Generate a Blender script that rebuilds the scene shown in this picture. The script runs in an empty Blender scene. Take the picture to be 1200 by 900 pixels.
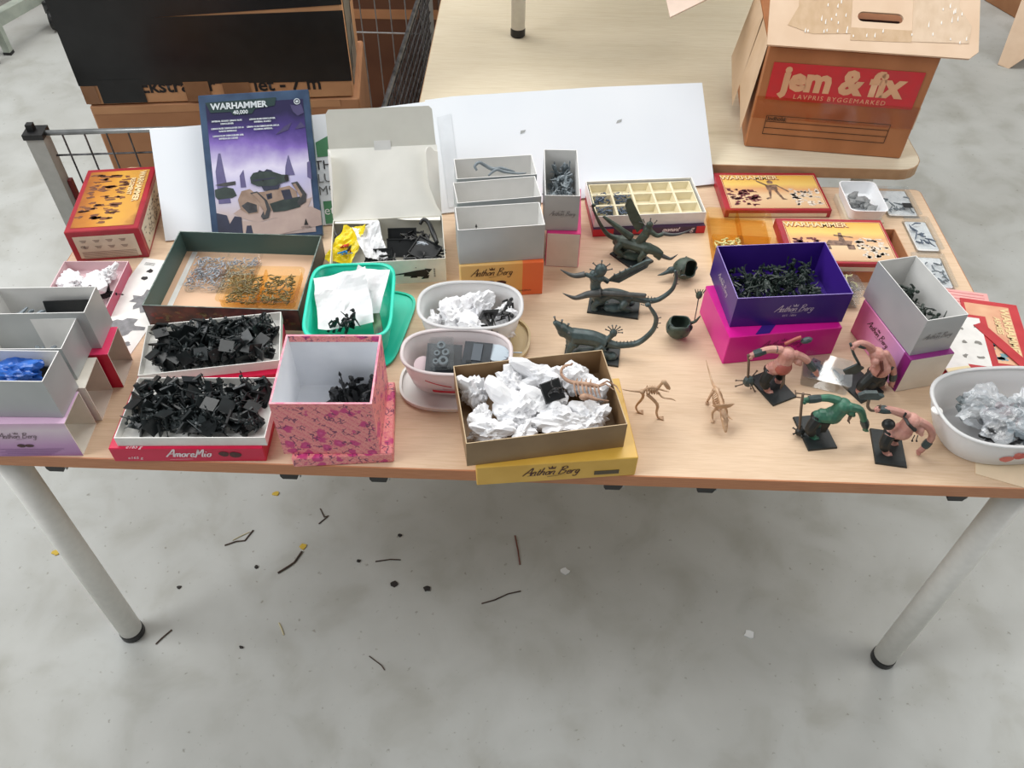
import bpy, bmesh, math, random
from math import sin, cos, pi, radians, sqrt, atan2
from mathutils import Vector, Matrix, Euler, noise

SC = bpy.context.scene
C = SC.collection
T = 0.72            # height of the table top above the floor

# ------------------------------------------------------------------ camera
cam_d = bpy.data.cameras.new('camera'); cam = bpy.data.objects.new('camera', cam_d); C.objects.link(cam)
cam_d.sensor_width = 36.0; cam_d.lens = 961.55 / 1200 * 36.0; cam_d.clip_start = 0.02; cam_d.clip_end = 60
def aim(pitch, yaw, roll):
    f = Vector((sin(yaw)*cos(pitch), cos(yaw)*cos(pitch), -sin(pitch)))
    rt = Vector((cos(yaw), -sin(yaw), 0)); up = rt.cross(f)
    x = rt*cos(roll) + up*sin(roll); y = up*cos(roll) - rt*sin(roll)
    return Matrix((x, y, -f)).transposed()
cam.matrix_world = Matrix.Translation((0.0131, -0.7543, 1.7377)) @ aim(0.8258, -0.0148, 0.0208).to_4x4()
SC.camera = cam

# ------------------------------------------------------------------ light and exposure
W = bpy.data.worlds.new('hall_daylight'); SC.world = W; W.use_nodes = True
bg = W.node_tree.nodes['Background']; bg.inputs[0].default_value = (0.93, 0.97, 1.0, 1); bg.inputs[1].default_value = 0.24
def area(name, loc, target, sx, sy, power, col):
    d = bpy.data.lights.new(name, 'AREA'); d.shape = 'RECTANGLE'; d.size = sx; d.size_y = sy; d.energy = power; d.color = col
    o = bpy.data.objects.new(name, d); C.objects.link(o); o.location = loc
    o.rotation_euler = (Vector(target)-Vector(loc)).to_track_quat('-Z', 'Y').to_euler(); return o
area('roof_light', (-0.3, 2.7, 4.7), (0, 0.5, 0.7), 6.0, 2.4, 212, (1.0, 0.985, 0.96))
area('roof_light', (-3.8, -0.7, 4.0), (0, 0.5, 0.6), 2.4, 3.2, 150, (0.96, 0.98, 1.0))
area('roof_light', (3.8, -0.3, 4.0), (0, 0.5, 0.6), 2.4, 3.2, 68, (1.0, 0.98, 0.95))
SC.view_settings.view_transform = 'Standard'; SC.view_settings.look = 'None'
SC.view_settings.gamma = 1; SC.view_settings.use_curve_mapping = False; SC.view_settings.exposure = 0.10

# ------------------------------------------------------------------ materials
def lin(h):
    if isinstance(h, (tuple, list)): c = [v/255 for v in h]
    else: c = [int(h[i:i+2], 16)/255 for i in (0, 2, 4)]
    return tuple(v/12.92 if v <= .04045 else ((v+.055)/1.055)**2.4 for v in c) + (1,)
_mats = {}
def M(name, col, rough=.5, col2=None, scale=20, stretch=(1, 1, 1), bump=0, bscale=None, metal=0, spec=.5, trans=0, detail=3, lo=.35, hi=.65):
    if name in _mats: return _mats[name]
    m = bpy.data.materials.new(name); m.use_nodes = True; nt = m.node_tree; n = nt.nodes; l = nt.links
    p = n['Principled BSDF']; p.inputs['Roughness'].default_value = rough; p.inputs['Metallic'].default_value = metal
    p.inputs['Specular IOR Level'].default_value = spec; p.inputs['Transmission Weight'].default_value = trans
    p.inputs['Base Color'].default_value = lin(col)
    if col2 is None:
        c = lin(col); col2c = tuple(v*.9 for v in c[:3])+(1,)
    else: col2c = lin(col2)
    tc = n.new('ShaderNodeTexCoord'); mp = n.new('ShaderNodeMapping'); mp.inputs['Scale'].default_value = stretch
    l.new(tc.outputs['Object'], mp.inputs[0])
    nz = n.new('ShaderNodeTexNoise'); nz.inputs['Scale'].default_value = scale; nz.inputs['Detail'].default_value = detail
    l.new(mp.outputs[0], nz.inputs['Vector'])
    r = n.new('ShaderNodeValToRGB'); r.color_ramp.elements[0].position = lo; r.color_ramp.elements[1].position = hi
    r.color_ramp.elements[0].color = lin(col); r.color_ramp.elements[1].color = col2c
    l.new(nz.outputs['Fac'], r.inputs[0]); l.new(r.outputs[0], p.inputs['Base Color'])
    if bump:
        b = n.new('ShaderNodeBump'); b.inputs['Strength'].default_value = bump; b.inputs['Distance'].default_value = .001
        n2 = n.new('ShaderNodeTexNoise'); n2.inputs['Scale'].default_value = bscale or scale*4; n2.inputs['Detail'].default_value = 3
        l.new(mp.outputs[0], n2.inputs['Vector']); l.new(n2.outputs['Fac'], b.inputs['Height']); l.new(b.outputs[0], p.inputs['Normal'])
    _mats[name] = m; return m
def clear(name, tint, gloss=.16, rough=.08):
    if name in _mats: return _mats[name]
    m = bpy.data.materials.new(name); m.use_nodes = True; nt = m.node_tree; n = nt.nodes; l = nt.links
    out = n['Material Output']; n.remove(n['Principled BSDF'])
    t = n.new('ShaderNodeBsdfTransparent'); t.inputs[0].default_value = lin(tint)
    g = n.new('ShaderNodeBsdfGlossy'); g.inputs[0].default_value = (1, 1, 1, 1); g.inputs['Roughness'].default_value = rough
    mx = n.new('ShaderNodeMixShader'); mx.inputs[0].default_value = gloss
    l.new(t.outputs[0], mx.inputs[1]); l.new(g.outputs[0], mx.inputs[2]); l.new(mx.outputs[0], out.inputs[0])
    _mats[name] = m; return m
def nodes_of(m):
    return m.node_tree.nodes, m.node_tree.links
def ramp(n, stops):
    r = n.new('ShaderNodeValToRGB'); e = r.color_ramp.elements
    while len(e) < len(stops): e.new(.5)
    for k, (p, c) in enumerate(stops): e[k].position = p; e[k].color = lin(c) if not isinstance(c, float) else (c, c, c, 1)
    return r

def wood(name, a, b, c, sc=1.0):
    m = bpy.data.materials.new(name); m.use_nodes = True; n, l = nodes_of(m); p = n['Principled BSDF']
    p.inputs['Roughness'].default_value = .55; p.inputs['Specular IOR Level'].default_value = .3
    tc = n.new('ShaderNodeTexCoord'); mp = n.new('ShaderNodeMapping'); mp.inputs['Scale'].default_value = (1.2*sc, 26*sc, 26*sc)
    l.new(tc.outputs['Object'], mp.inputs[0])
    n1 = n.new('ShaderNodeTexNoise'); n1.inputs['Scale'].default_value = 2.2; n1.inputs['Detail'].default_value = 5; l.new(mp.outputs[0], n1.inputs['Vector'])
    mp2 = n.new('ShaderNodeMapping'); mp2.inputs['Scale'].default_value = (14*sc, 260*sc, 260*sc); l.new(tc.outputs['Object'], mp2.inputs[0])
    n2 = n.new('ShaderNodeTexNoise'); n2.inputs['Scale'].default_value = 2; n2.inputs['Detail'].default_value = 2; l.new(mp2.outputs[0], n2.inputs['Vector'])
    r = ramp(n, [(.3, a), (.55, b), (.75, c)]); l.new(n1.outputs['Fac'], r.inputs[0])
    r2 = ramp(n, [(.35, (246, 243, 239)), (.6, (255, 255, 255))]); l.new(n2.outputs['Fac'], r2.inputs[0])
    mx = n.new('ShaderNodeMix'); mx.data_type = 'RGBA'; mx.blend_type = 'MULTIPLY'; mx.inputs[0].default_value = 1
    l.new(r.outputs[0], mx.inputs[6]); l.new(r2.outputs[0], mx.inputs[7]); l.new(mx.outputs[2], p.inputs['Base Color'])
    _mats[name] = m; return m
def concrete():
    m = bpy.data.materials.new('concrete'); m.use_nodes = True; n, l = nodes_of(m); p = n['Principled BSDF']
    p.inputs['Roughness'].default_value = .62; p.inputs['Specular IOR Level'].default_value = .3
    tc = n.new('ShaderNodeTexCoord')
    def nz(s, d, dist=0):
        x = n.new('ShaderNodeTexNoise'); x.inputs['Scale'].default_value = s; x.inputs['Detail'].default_value = d; x.inputs['Distortion'].default_value = dist
        l.new(tc.outputs['Object'], x.inputs['Vector']); return x
    a = nz(1.3, 6, .2); r = ramp(n, [(.3, (178, 178, 173)), (.5, (190, 191, 187)), (.7, (201, 203, 200))]); l.new(a.outputs['Fac'], r.inputs[0])
    b = nz(7, 6, .4); r2 = ramp(n, [(.3, (226, 224, 219)), (.5, (246, 246, 245)), (.7, (255, 255, 255))]); l.new(b.outputs['Fac'], r2.inputs[0])
    c = nz(75, 3); r3 = ramp(n, [(.25, (206, 202, 196)), (.33, (255, 255, 255))]); l.new(c.outputs['Fac'], r3.inputs[0])
    x = r
    for y in (r2, r3):
        mx = n.new('ShaderNodeMix'); mx.data_type = 'RGBA'; mx.blend_type = 'MULTIPLY'; mx.inputs[0].default_value = .9
        l.new(x.outputs[2] if x.bl_idname == 'ShaderNodeMix' else x.outputs[0], mx.inputs[6]); l.new(y.outputs[0], mx.inputs[7]); x = mx
    l.new(x.outputs[2], p.inputs['Base Color'])
    bp = n.new('ShaderNodeBump'); bp.inputs['Strength'].default_value = .05; bp.inputs['Distance'].default_value = .002
    l.new(b.outputs['Fac'], bp.inputs['Height']); l.new(bp.outputs[0], p.inputs['Normal'])
    return m
def damask():
    m = bpy.data.materials.new('damask_paper'); m.use_nodes = True; n, l = nodes_of(m); p = n['Principled BSDF']; p.inputs['Roughness'].default_value = .45
    tc = n.new('ShaderNodeTexCoord')
    def vor(s, feat='F1'):
        v = n.new('ShaderNodeTexVoronoi'); v.inputs['Scale'].default_value = s; v.feature = feat; l.new(tc.outputs['Object'], v.inputs['Vector']); return v
    mg = n.new('ShaderNodeTexMagic'); mg.turbulence_depth = 3; mg.inputs['Scale'].default_value = 46; mg.inputs['Distortion'].default_value = 3.2
    l.new(tc.outputs['Object'], mg.inputs['Vector'])
    r = ramp(n, [(.25, (240, 150, 144)), (.5, (228, 116, 134)), (.72, (244, 172, 160))]); l.new(mg.outputs['Fac'], r.inputs[0])
    dn = n.new('ShaderNodeTexNoise'); dn.inputs['Scale'].default_value = 90; dn.inputs['Detail'].default_value = 2; l.new(tc.outputs['Object'], dn.inputs['Vector'])
    dv = n.new('ShaderNodeVectorMath'); dv.operation = 'MULTIPLY_ADD'; dv.inputs[1].default_value = (.014, .014, .014); l.new(dn.outputs['Color'], dv.inputs[0]); l.new(tc.outputs['Object'], dv.inputs[2])
    v = vor(40); l.new(dv.outputs[0], v.inputs['Vector']); r2 = ramp(n, [(.05, (222, 96, 150)), (.22, (206, 58, 128)), (.40, (216, 90, 130))]); r2.color_ramp.interpolation = 'LINEAR'; l.new(v.outputs['Distance'], r2.inputs[0])
    fac = ramp(n, [(.33, 1.0), (.38, 0.0)]); l.new(v.outputs['Distance'], fac.inputs[0])
    mx = n.new('ShaderNodeMix'); mx.data_type = 'RGBA'; l.new(fac.outputs[0], mx.inputs[0]); l.new(r.outputs[0], mx.inputs[6]); l.new(r2.outputs[0], mx.inputs[7])
    v2 = vor(95, 'DISTANCE_TO_EDGE'); l.new(dv.outputs[0], v2.inputs['Vector']); nz = n.new('ShaderNodeTexNoise'); nz.inputs['Scale'].default_value = 70; l.new(tc.outputs['Object'], nz.inputs['Vector'])
    f2 = ramp(n, [(.04, 1.0), (.09, 0.0)]); l.new(v2.outputs['Distance'], f2.inputs[0])
    f3 = ramp(n, [(.53, 0.0), (.57, .85)]); l.new(nz.outputs['Fac'], f3.inputs[0])
    ml = n.new('ShaderNodeMath'); ml.operation = 'MULTIPLY'; l.new(f2.outputs[0], ml.inputs[0]); l.new(f3.outputs[0], ml.inputs[1])
    m2 = n.new('ShaderNodeMix'); m2.data_type = 'RGBA'; l.new(ml.outputs[0], m2.inputs[0]); l.new(mx.outputs[2], m2.inputs[6]); m2.inputs[7].default_value = lin((92, 30, 84))
    l.new(m2.outputs[2], p.inputs['Base Color']); return m
def gradient(name, stops, axis=0, size=1.0, off=.5, rough=.35, nscale=18, nmix=.12, ncol=(255, 255, 255)):
    """printed card whose ink runs from one colour to another along an axis of the object"""
    if name in _mats: return _mats[name]
    m = bpy.data.materials.new(name); m.use_nodes = True; n, l = nodes_of(m); p = n['Principled BSDF']; p.inputs['Roughness'].default_value = rough
    tc = n.new('ShaderNodeTexCoord'); sp = n.new('ShaderNodeSeparateXYZ'); l.new(tc.outputs['Object'], sp.inputs[0])
    ma = n.new('ShaderNodeMath'); ma.operation = 'MULTIPLY_ADD'; ma.inputs[1].default_value = 1/size; ma.inputs[2].default_value = off
    l.new(sp.outputs[axis], ma.inputs[0])
    nz = n.new('ShaderNodeTexNoise'); nz.inputs['Scale'].default_value = nscale; nz.inputs['Detail'].default_value = 5; l.new(tc.outputs['Object'], nz.inputs['Vector'])
    ad = n.new('ShaderNodeMath'); ad.operation = 'MULTIPLY_ADD'; ad.inputs[1].default_value = nmix*2; l.new(nz.outputs['Fac'], ad.inputs[0])
    sb = n.new('ShaderNodeMath'); sb.operation = 'SUBTRACT'; sb.inputs[1].default_value = nmix; l.new(ma.outputs[0], sb.inputs[0]); l.new(sb.outputs[0], ad.inputs[2])
    r = ramp(n, stops); l.new(ad.outputs[0], r.inputs[0]); l.new(r.outputs[0], p.inputs['Base Color'])
    _mats[name] = m; return m

# ------------------------------------------------------------------ mesh builder
class B:
    def __init__(s): s.v = []; s.f = []; s.m = []
    def add(s, vs, fs, mi=0):
        o = len(s.v); s.v += [tuple(v) for v in vs]; s.f += [tuple(i+o for i in f) for f in fs]
        s.m += list(mi) if isinstance(mi, (list, tuple)) else [mi]*len(fs); return s
    def box(s, c, size, rot=None, mi=0):
        x, y, z = [k/2 for k in size]; R = rot.to_3x3() if rot is not None else Matrix.Identity(3); c = Vector(c)
        vs = [c + R @ Vector(p) for p in ((-x,-y,-z),(x,-y,-z),(x,y,-z),(-x,y,-z),(-x,-y,z),(x,-y,z),(x,y,z),(-x,y,z))]
        return s.add(vs, [(0,4,7,3),(1,2,6,5),(0,1,5,4),(2,3,7,6),(0,3,2,1),(4,5,6,7)], mi)      # -x +x -y +y -z +z
    def tube(s, pts, rads, n=6, mi=0, sq=1.0):
        P = [Vector(p) for p in pts]
        if not isinstance(rads, (list, tuple)): rads = [rads]*len(P)
        if n >= 7 and len(P) >= 3:           # round off the bends
            Q = []; q_ = []
            for i in range(len(P)-1):
                a, b_, c, d = P[max(i-1, 0)], P[i], P[i+1], P[min(i+2, len(P)-1)]
                for k in range(4):
                    t = k/4; Q.append(.5*((2*b_)+(c-a)*t+(2*a-5*b_+4*c-d)*t*t+(3*b_-a-3*c+d)*t**3)); q_.append(rads[i]*(1-t)+rads[i+1]*t)
            P = Q+[P[-1]]; rads = q_+[rads[-1]]
        vs = []; fs = []; N = None
        for i, p in enumerate(P):
            t = (P[min(i+1, len(P)-1)] - P[max(i-1, 0)]).normalized()
            if N is None: N = t.orthogonal().normalized()
            else:
                N = N - t*N.dot(t); N = N.normalized() if N.length > 1e-6 else t.orthogonal().normalized()
            bn = t.cross(N)
            for k in range(n):
                a = 2*pi*k/n; vs.append(p + (N*cos(a)+bn*sin(a)*sq)*rads[i])
        for i in range(len(P)-1):
            for k in range(n):
                fs.append((i*n+k, i*n+(k+1) % n, (i+1)*n+(k+1) % n, (i+1)*n+k))
        fs.append(tuple(range(n-1, -1, -1))); fs.append(tuple(range((len(P)-1)*n, len(P)*n)))
        return s.add(vs, fs, mi)
    def ell(s, c, r, rot=None, nu=8, nv=6, mi=0):
        if not isinstance(r, (list, tuple)): r = (r, r, r)
        R = rot.to_3x3() if rot is not None else Matrix.Identity(3); c = Vector(c); vs = [c+R @ Vector((0, 0, -r[2]))]
        for j in range(1, nv):
            b = -pi/2+pi*j/nv
            for i in range(nu):
                a = 2*pi*i/nu; vs.append(c + R @ Vector((r[0]*cos(a)*cos(b), r[1]*sin(a)*cos(b), r[2]*sin(b))))
        vs.append(c+R @ Vector((0, 0, r[2]))); fs = []
        for i in range(nu): fs.append((0, 1+(i+1) % nu, 1+i))
        for j in range(nv-2):
            for i in range(nu):
                a = 1+j*nu; fs.append((a+i, a+(i+1) % nu, a+nu+(i+1) % nu, a+nu+i))
        a = 1+(nv-2)*nu; e = len(vs)-1
        for i in range(nu): fs.append((a+i, a+(i+1) % nu, e))
        return s.add(vs, fs, mi)
    def prism(s, poly, z0, z1, mat=None, mi=0):
        k = len(poly); vs = [Vector((x, y, z0)) for x, y in poly]+[Vector((x, y, z1)) for x, y in poly]
        if mat is not None: vs = [mat @ v for v in vs]
        fs = [tuple(range(k-1, -1, -1)), tuple(range(k, 2*k))]+[(i, (i+1) % k, k+(i+1) % k, k+i) for i in range(k)]
        return s.add(vs, fs, mi)
    def poly(s, pts, mi=0): return s.add(pts, [tuple(range(len(pts)))], mi)
    def lathe(s, prof, n=32, e=2.0, mi=0, cap0=True, close=False, asp=1.0):
        """prof: (rx, z); superellipse of exponent e, y radius = rx*asp (or a triple (rx, ry, z))"""
        vs = []; fs = []
        for p in prof:
            rx, ry, z = p if len(p) == 3 else (p[0], p[0]*asp, p[1])
            for k in range(n):
                a = 2*pi*k/n; ca, sa = cos(a), sin(a)
                vs.append((rx*math.copysign(abs(ca)**(2/e), ca), ry*math.copysign(abs(sa)**(2/e), sa), z))
        L = len(prof)
        for i in range(L-1 if not close else L):
            for k in range(n):
                j = (i+1) % L; fs.append((i*n+k, i*n+(k+1) % n, j*n+(k+1) % n, j*n+k))
        if cap0 and not close: fs.append(tuple(range(n-1, -1, -1))); fs.append(tuple(range((L-1)*n, L*n)))
        return s.add(vs, fs, mi)
    def mesh(s, name, mats, smooth=False, scale=1.0):
        me = bpy.data.meshes.new(name); me.from_pydata([(x*scale, y*scale, z*scale) for x, y, z in s.v] if scale != 1 else s.v, [], s.f)
        for m in (mats if isinstance(mats, (list, tuple)) else [mats]): me.materials.append(m)
        if any(s.m): me.polygons.foreach_set('material_index', s.m)
        if smooth: me.polygons.foreach_set('use_smooth', [True]*len(s.f))
        me.update(); return me
    def build(s, name, mats, parent=None, loc=(0, 0, 0), rot=(0, 0, 0), smooth=False, scale=1.0):
        return link(name, s.mesh(name, mats, smooth, scale), parent, loc, rot)
def link(name, me, parent=None, loc=(0, 0, 0), rot=(0, 0, 0)):
    o = bpy.data.objects.new(name, me); C.objects.link(o); o.parent = parent; o.location = loc; o.rotation_euler = rot; return o
def tag(o, label=None, cat=None, group=None, kind=None):
    if label: o['label'] = label
    if cat: o['category'] = cat
    if group: o['group'] = group
    if kind: o['kind'] = kind
    return o
def thing(name, label, cat, loc=(0, 0, 0), rotz=0, group=None, rot=None):
    o = bpy.data.objects.new(name, None); C.objects.link(o); o.empty_display_size = .02
    o.location = loc; o.rotation_euler = rot if rot is not None else (0, 0, radians(rotz)); return tag(o, label, cat, group)
def bevel(o, w=.001, seg=1):
    bm = bmesh.new(); bm.from_mesh(o.data)
    bmesh.ops.bevel(bm, geom=bm.edges[:], offset=w, segments=seg, affect='EDGES', profile=.6); bm.to_mesh(o.data); bm.free(); return o
def sculpt(tag_, fn, voxel, smooth=3, scale=.001):
    """one continuous surface grown from overlapping tubes and ellipsoids"""
    b = B(); fn(b); me = b.mesh(tag_, M('clay', '808080'), scale=scale)
    o = bpy.data.objects.new('tmp', me); C.objects.link(o)
    r = o.modifiers.new('r', 'REMESH'); r.mode = 'VOXEL'; r.voxel_size = voxel*scale
    if smooth:
        q = o.modifiers.new('s', 'SMOOTH'); q.factor = .5; q.iterations = smooth
    dg = bpy.context.evaluated_depsgraph_get(); out = bpy.data.meshes.new_from_object(o.evaluated_get(dg))
    bpy.data.objects.remove(o); bpy.data.meshes.remove(me); out.name = tag_
    out.polygons.foreach_set('use_smooth', [True]*len(out.polygons)); return out
def sculpt_part(name, fn, mat, parent, voxel=1.0, smooth=3):
    me = sculpt(name, fn, voxel, smooth); me.materials.clear(); me.materials.append(mat); return link(name, me, parent)

# print on faces
FR = Matrix.Rotation(pi/2, 4, 'X'); TOP = Matrix.Identity(4)
LF = Matrix.Rotation(-pi/2, 4, 'Z') @ FR; RT = Matrix.Rotation(pi/2, 4, 'Z') @ FR
def at(x, y, z, R=TOP, a=0): return Matrix.Translation((x, y, z)) @ R @ Matrix.Rotation(radians(a), 4, 'Z')
def text(s, size, mat, parent, mx, shear=0., name='lettering', align='CENTER', sx=1.0, bold=0., extr=0., space=1.0):
    cu = bpy.data.curves.new(name, 'FONT'); cu.body = s; cu.size = size; cu.align_x = align; cu.align_y = 'CENTER'; cu.shear = shear
    cu.offset = bold; cu.resolution_u = 2; cu.extrude = extr; cu.space_character = space
    o = bpy.data.objects.new('tmp', cu); C.objects.link(o)
    dg = bpy.context.evaluated_depsgraph_get(); me = bpy.data.meshes.new_from_object(o.evaluated_get(dg))
    bpy.data.objects.remove(o); bpy.data.curves.remove(cu); me.name = name; me.materials.clear(); me.materials.append(mat)
    me.transform(mx @ Matrix.Diagonal((sx, 1, 1, 1))); return link(name, me, parent)
def crown(b, cx, cy, w, mx):
    h = w*.8
    for poly in ([(-.5, 0), (.5, 0), (.46, .18), (-.46, .18)], [(-.46, .24), (-.6, .75), (-.3, .42), (-.16, .24)],
                 [(-.2, .24), (0, .95), (.2, .24)], [(.46, .24), (.6, .75), (.3, .42), (.16, .24)]):
        b.poly([mx @ Vector((cx+x*w, cy+y*h, 0)) for x, y in poly])
def script_logo(parent, mat, mx, w, sub=True, names='lettering'):
    """chocolate maker's mark: crown, italic name with a swash beneath"""
    s = w/5.15
    script('Anthon Berg', s*1.28, mat, parent, mx, wd=.075)
    b = B(); crown(b, 0, s*.62, s*.75, mx)
    pts = [(-2.55, -.42), (-2.2, -.36), (-1.6, -.40), (-2.0, -.30), (-2.5, -.36)]
    b.poly([mx @ Vector((x*s, y*s, 0)) for x, y in pts])
    b.poly([mx @ Vector((x*s, y*s, 0)) for x, y in [(-.5, -.62), (.4, -.52), (1.6, -.42), (.4, -.58), (-.45, -.68)]])
    b.build('emblem', mat, parent)
GLY = {'A': (.66, [(0, 0), (.25, .5), (.5, 1.0), (.55, .5), (.6, 0)], [(.1, .36), (.62, .42)]), 'n': (.42, [(0, 0), (.03, .42)], [(.03, .25), (.15, .45), (.28, .42), (.28, .05), (.38, .03)]),
    't': (.28, [(.12, .75), (.07, .1), (.15, 0), (.25, .06)], [(0, .47), (.27, .49)]), 'h': (.42, [(0, 0), (.08, .95)], [(.03, .25), (.16, .45), (.28, .40), (.28, .05), (.38, .03)]),
    'o': (.40, [(.18, .45), (.03, .3), (.08, .03), (.25, .05), (.3, .3), (.18, .45), (.36, .4)]), 'B': (.66, [(.05, 0), (.15, 1.0)], [(0, .85), (.3, 1.02), (.5, .82), (.2, .53), (.52, .42), (.45, .1), (.05, 0)]),
    'e': (.36, [(.05, .22), (.28, .28), (.22, .45), (.06, .32), (.08, .05), (.2, 0), (.34, .12)]), 'r': (.32, [(.03, 0), (.06, .42)], [(.06, .3), (.18, .45), (.3, .42)]),
    'g': (.42, [(.28, .42), (.12, .45), (.04, .2), (.14, .03), (.28, .2), (.3, .42), (.25, -.25), (.08, -.35), (0, -.22)]), 'm': (.56, [(0, 0), (.03, .42)], [(.03, .25), (.13, .45), (.22, .4), (.22, .02)], [(.22, .25), (.33, .45), (.43, .4), (.43, .05), (.52, .03)]),
    'M': (.80, [(-.02, .05), (.1, 0), (.2, .95)], [(.2, .95), (.32, .3)], [(.32, .3), (.6, .98), (.62, .1), (.74, .02)]), 'i': (.20, [(.03, .42), (.03, .06), (.14, .02)], [(.08, .62), (.09, .67)]), ' ': (.25,)}
def script(s, size, mat, parent, mx, shear=.35, wd=.05, name='lettering'):
    """handwritten lettering drawn as thin ribbons"""
    b = B(); tot = sum(GLY[c][0] for c in s); x0 = -tot/2
    for c in s:
        for st in GLY[c][1:]:
            P = [Vector((x0+x+shear*(y-.2), y-.25)) for x, y in st]; Q = []
            for i in range(len(P)-1):
                a, b_, d, e = P[max(i-1, 0)], P[i], P[i+1], P[min(i+2, len(P)-1)]
                for k in range(4):
                    t = k/4; Q.append(.5*((2*b_)+(d-a)*t+(2*a-5*b_+4*d-e)*t*t+(3*b_-a-3*d+e)*t**3))
            Q.append(P[-1]); L_ = []
            for i, q in enumerate(Q):
                t = (Q[min(i+1, len(Q)-1)]-Q[max(i-1, 0)]); t = t.normalized() if t.length > 1e-6 else Vector((1, 0)); w = wd*(.75+.6*abs(t.y)); nn = Vector((-t.y, t.x))*w*.5
                L_.append((mx @ Vector(((q.x+nn.x)*size, (q.y+nn.y)*size, 0)), mx @ Vector(((q.x-nn.x)*size, (q.y-nn.y)*size, 0))))
            for i in range(len(L_)-1): b.poly([L_[i][1], L_[i+1][1], L_[i+1][0], L_[i][0]])
        x0 += GLY[c][0]
    return b.build(name, mat, parent)
def blob2(b, cx, cy, rx, ry, mx, seed=0, n=9, jag=.35):
    rnd = random.Random(seed); pts = []
    for k in range(n):
        a = 2*pi*k/n; r = 1+rnd.uniform(-jag, jag); pts.append(mx @ Vector((cx+rx*r*cos(a), cy+ry*r*sin(a), 0)))
    b.poly(pts)
def rrect(w, d, r, n=5):
    out = []
    for cx, cy, a0 in ((w/2-r, d/2-r, 0), (-w/2+r, d/2-r, 90), (-w/2+r, -d/2+r, 180), (w/2-r, -d/2+r, 270)):
        for k in range(n+1):
            a = radians(a0+90*k/n); out.append((cx+r*cos(a), cy+r*sin(a)))
    return out

# ------------------------------------------------------------------ box builders
WHITE = M('white_card', (238, 237, 232), .6, (228, 227, 222), 40)
CREAM = M('cream_card', (228, 222, 210), .65, (220, 213, 200), 30)
def open_tray(name, label, cat, x, y, z, rot, w, d, h, outer, inner, t=.0014, group=None, rim=None, front=None, tilt=None, bottom_inner=None):
    """carton without lid: four side panels and a bottom panel, card thick, the raw edge showing at the rim"""
    o = thing(name, label, cat, (x, y, z), rot, group)
    mats = [outer, inner, rim or inner]
    B().box((0, 0, t/2), (w-2*t, d-2*t, t), mi=[0, 0, 0, 0, 0, 1]).build('bottom_panel', [outer, bottom_inner or inner], o)
    for sx in (-1, 1):
        mi = [0, 1, 0, 0, 0, 2] if sx < 0 else [1, 0, 0, 0, 0, 2]
        B().box((sx*(w/2-t/2), 0, h/2), (t, d, h), mi=mi).build('side_panel', mats, o)
    for sy in (-1, 1):
        mi = [0, 0, 0, 1, 0, 2] if sy < 0 else [0, 0, 1, 0, 0, 2]
        mm = [front, inner, rim or inner] if (front and sy < 0) else mats
        B().box((0, sy*(d/2-t/2), h/2), (w-2*t, t, h), mi=mi).build('side_panel', mm, o)
    return o
def sleeve(name, label, cat, x, y, z, rot, w, d, h, outer, inner, t=.0014, front=None, group=None, top=None):
    """card sleeve open at both ends: the printed tube that a drawer slides out of"""
    o = thing(name, label, cat, (x, y, z), rot, group); mats = [outer, inner, CREAM]
    B().box((0, 0, t/2), (w, d, t), mi=[2, 2, 0, 0, 0, 1]).build('bottom_panel', mats, o)
    B().box((0, 0, h-t/2), (w, d, t), mi=[2, 2, 0, 0, 1, 0]).build('top_panel', [top or outer, inner, CREAM], o)
    B().box((0, -d/2+t/2, h/2), (w, t, h-2*t), mi=[2, 2, 0, 1, 0, 0]).build('side_panel', [front or outer, inner, CREAM], o)
    B().box((0, d/2-t/2, h/2), (w, t, h-2*t), mi=[2, 2, 1, 0, 0, 0]).build('side_panel', mats, o)
    return o
def closed_box(name, label, cat, x, y, z, rot, w, d, h, mats, mi=(0, 0, 0, 0, 0, 0), group=None, bv=.0012, part='carton'):
    o = thing(name, label, cat, (x, y, z), rot, group)
    bevel(B().box((0, 0, h/2), (w, d, h), mi=list(mi)).build(part, mats, o), bv); return o

# ================================================================== THE SETTING
tag(B().box((0, 1.5, -.05), (14, 14, .1)).build('floor', concrete()), kind='structure')
HALL = M('hall_paint', (196, 196, 190), .8, (188, 188, 182), 2)
for nm, c, s in (('wall_back', (0, 8.5, 2.6), (14, .1, 5.2)), ('wall_left', (-7, 1.5, 2.6), (.1, 14, 5.2)), ('wall_right', (7, 1.5, 2.6), (.1, 14, 5.2))):
    tag(B().box(c, s).build(nm, HALL), kind='structure')

BEECH = wood('beech_laminate', (215, 187, 157), (220, 193, 164), (210, 181, 150)); MAPLE = wood('maple_laminate', (222, 210, 184), (227, 216, 192), (217, 205, 178), .6)
EDGE = M('edge_band', (196, 134, 92), .45, (184, 120, 80), 30, (1, 20, 20)); EDGE2 = M('pale_edge_band', (188, 152, 116), .5, (176, 140, 104), 30)
LEGM = M('grey_white_paint', (232, 230, 224), .4, (226, 224, 218), 60); BLACKP = M('black_plastic', (18, 18, 19), .45, (30, 30, 31), 60)
STEEL = M('zinc_steel', (176, 178, 178), .35, (150, 152, 152), 40, metal=.7); DSTEEL = M('dark_wire', (104, 104, 106), .4, (52, 52, 54), 40, metal=.6)

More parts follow.
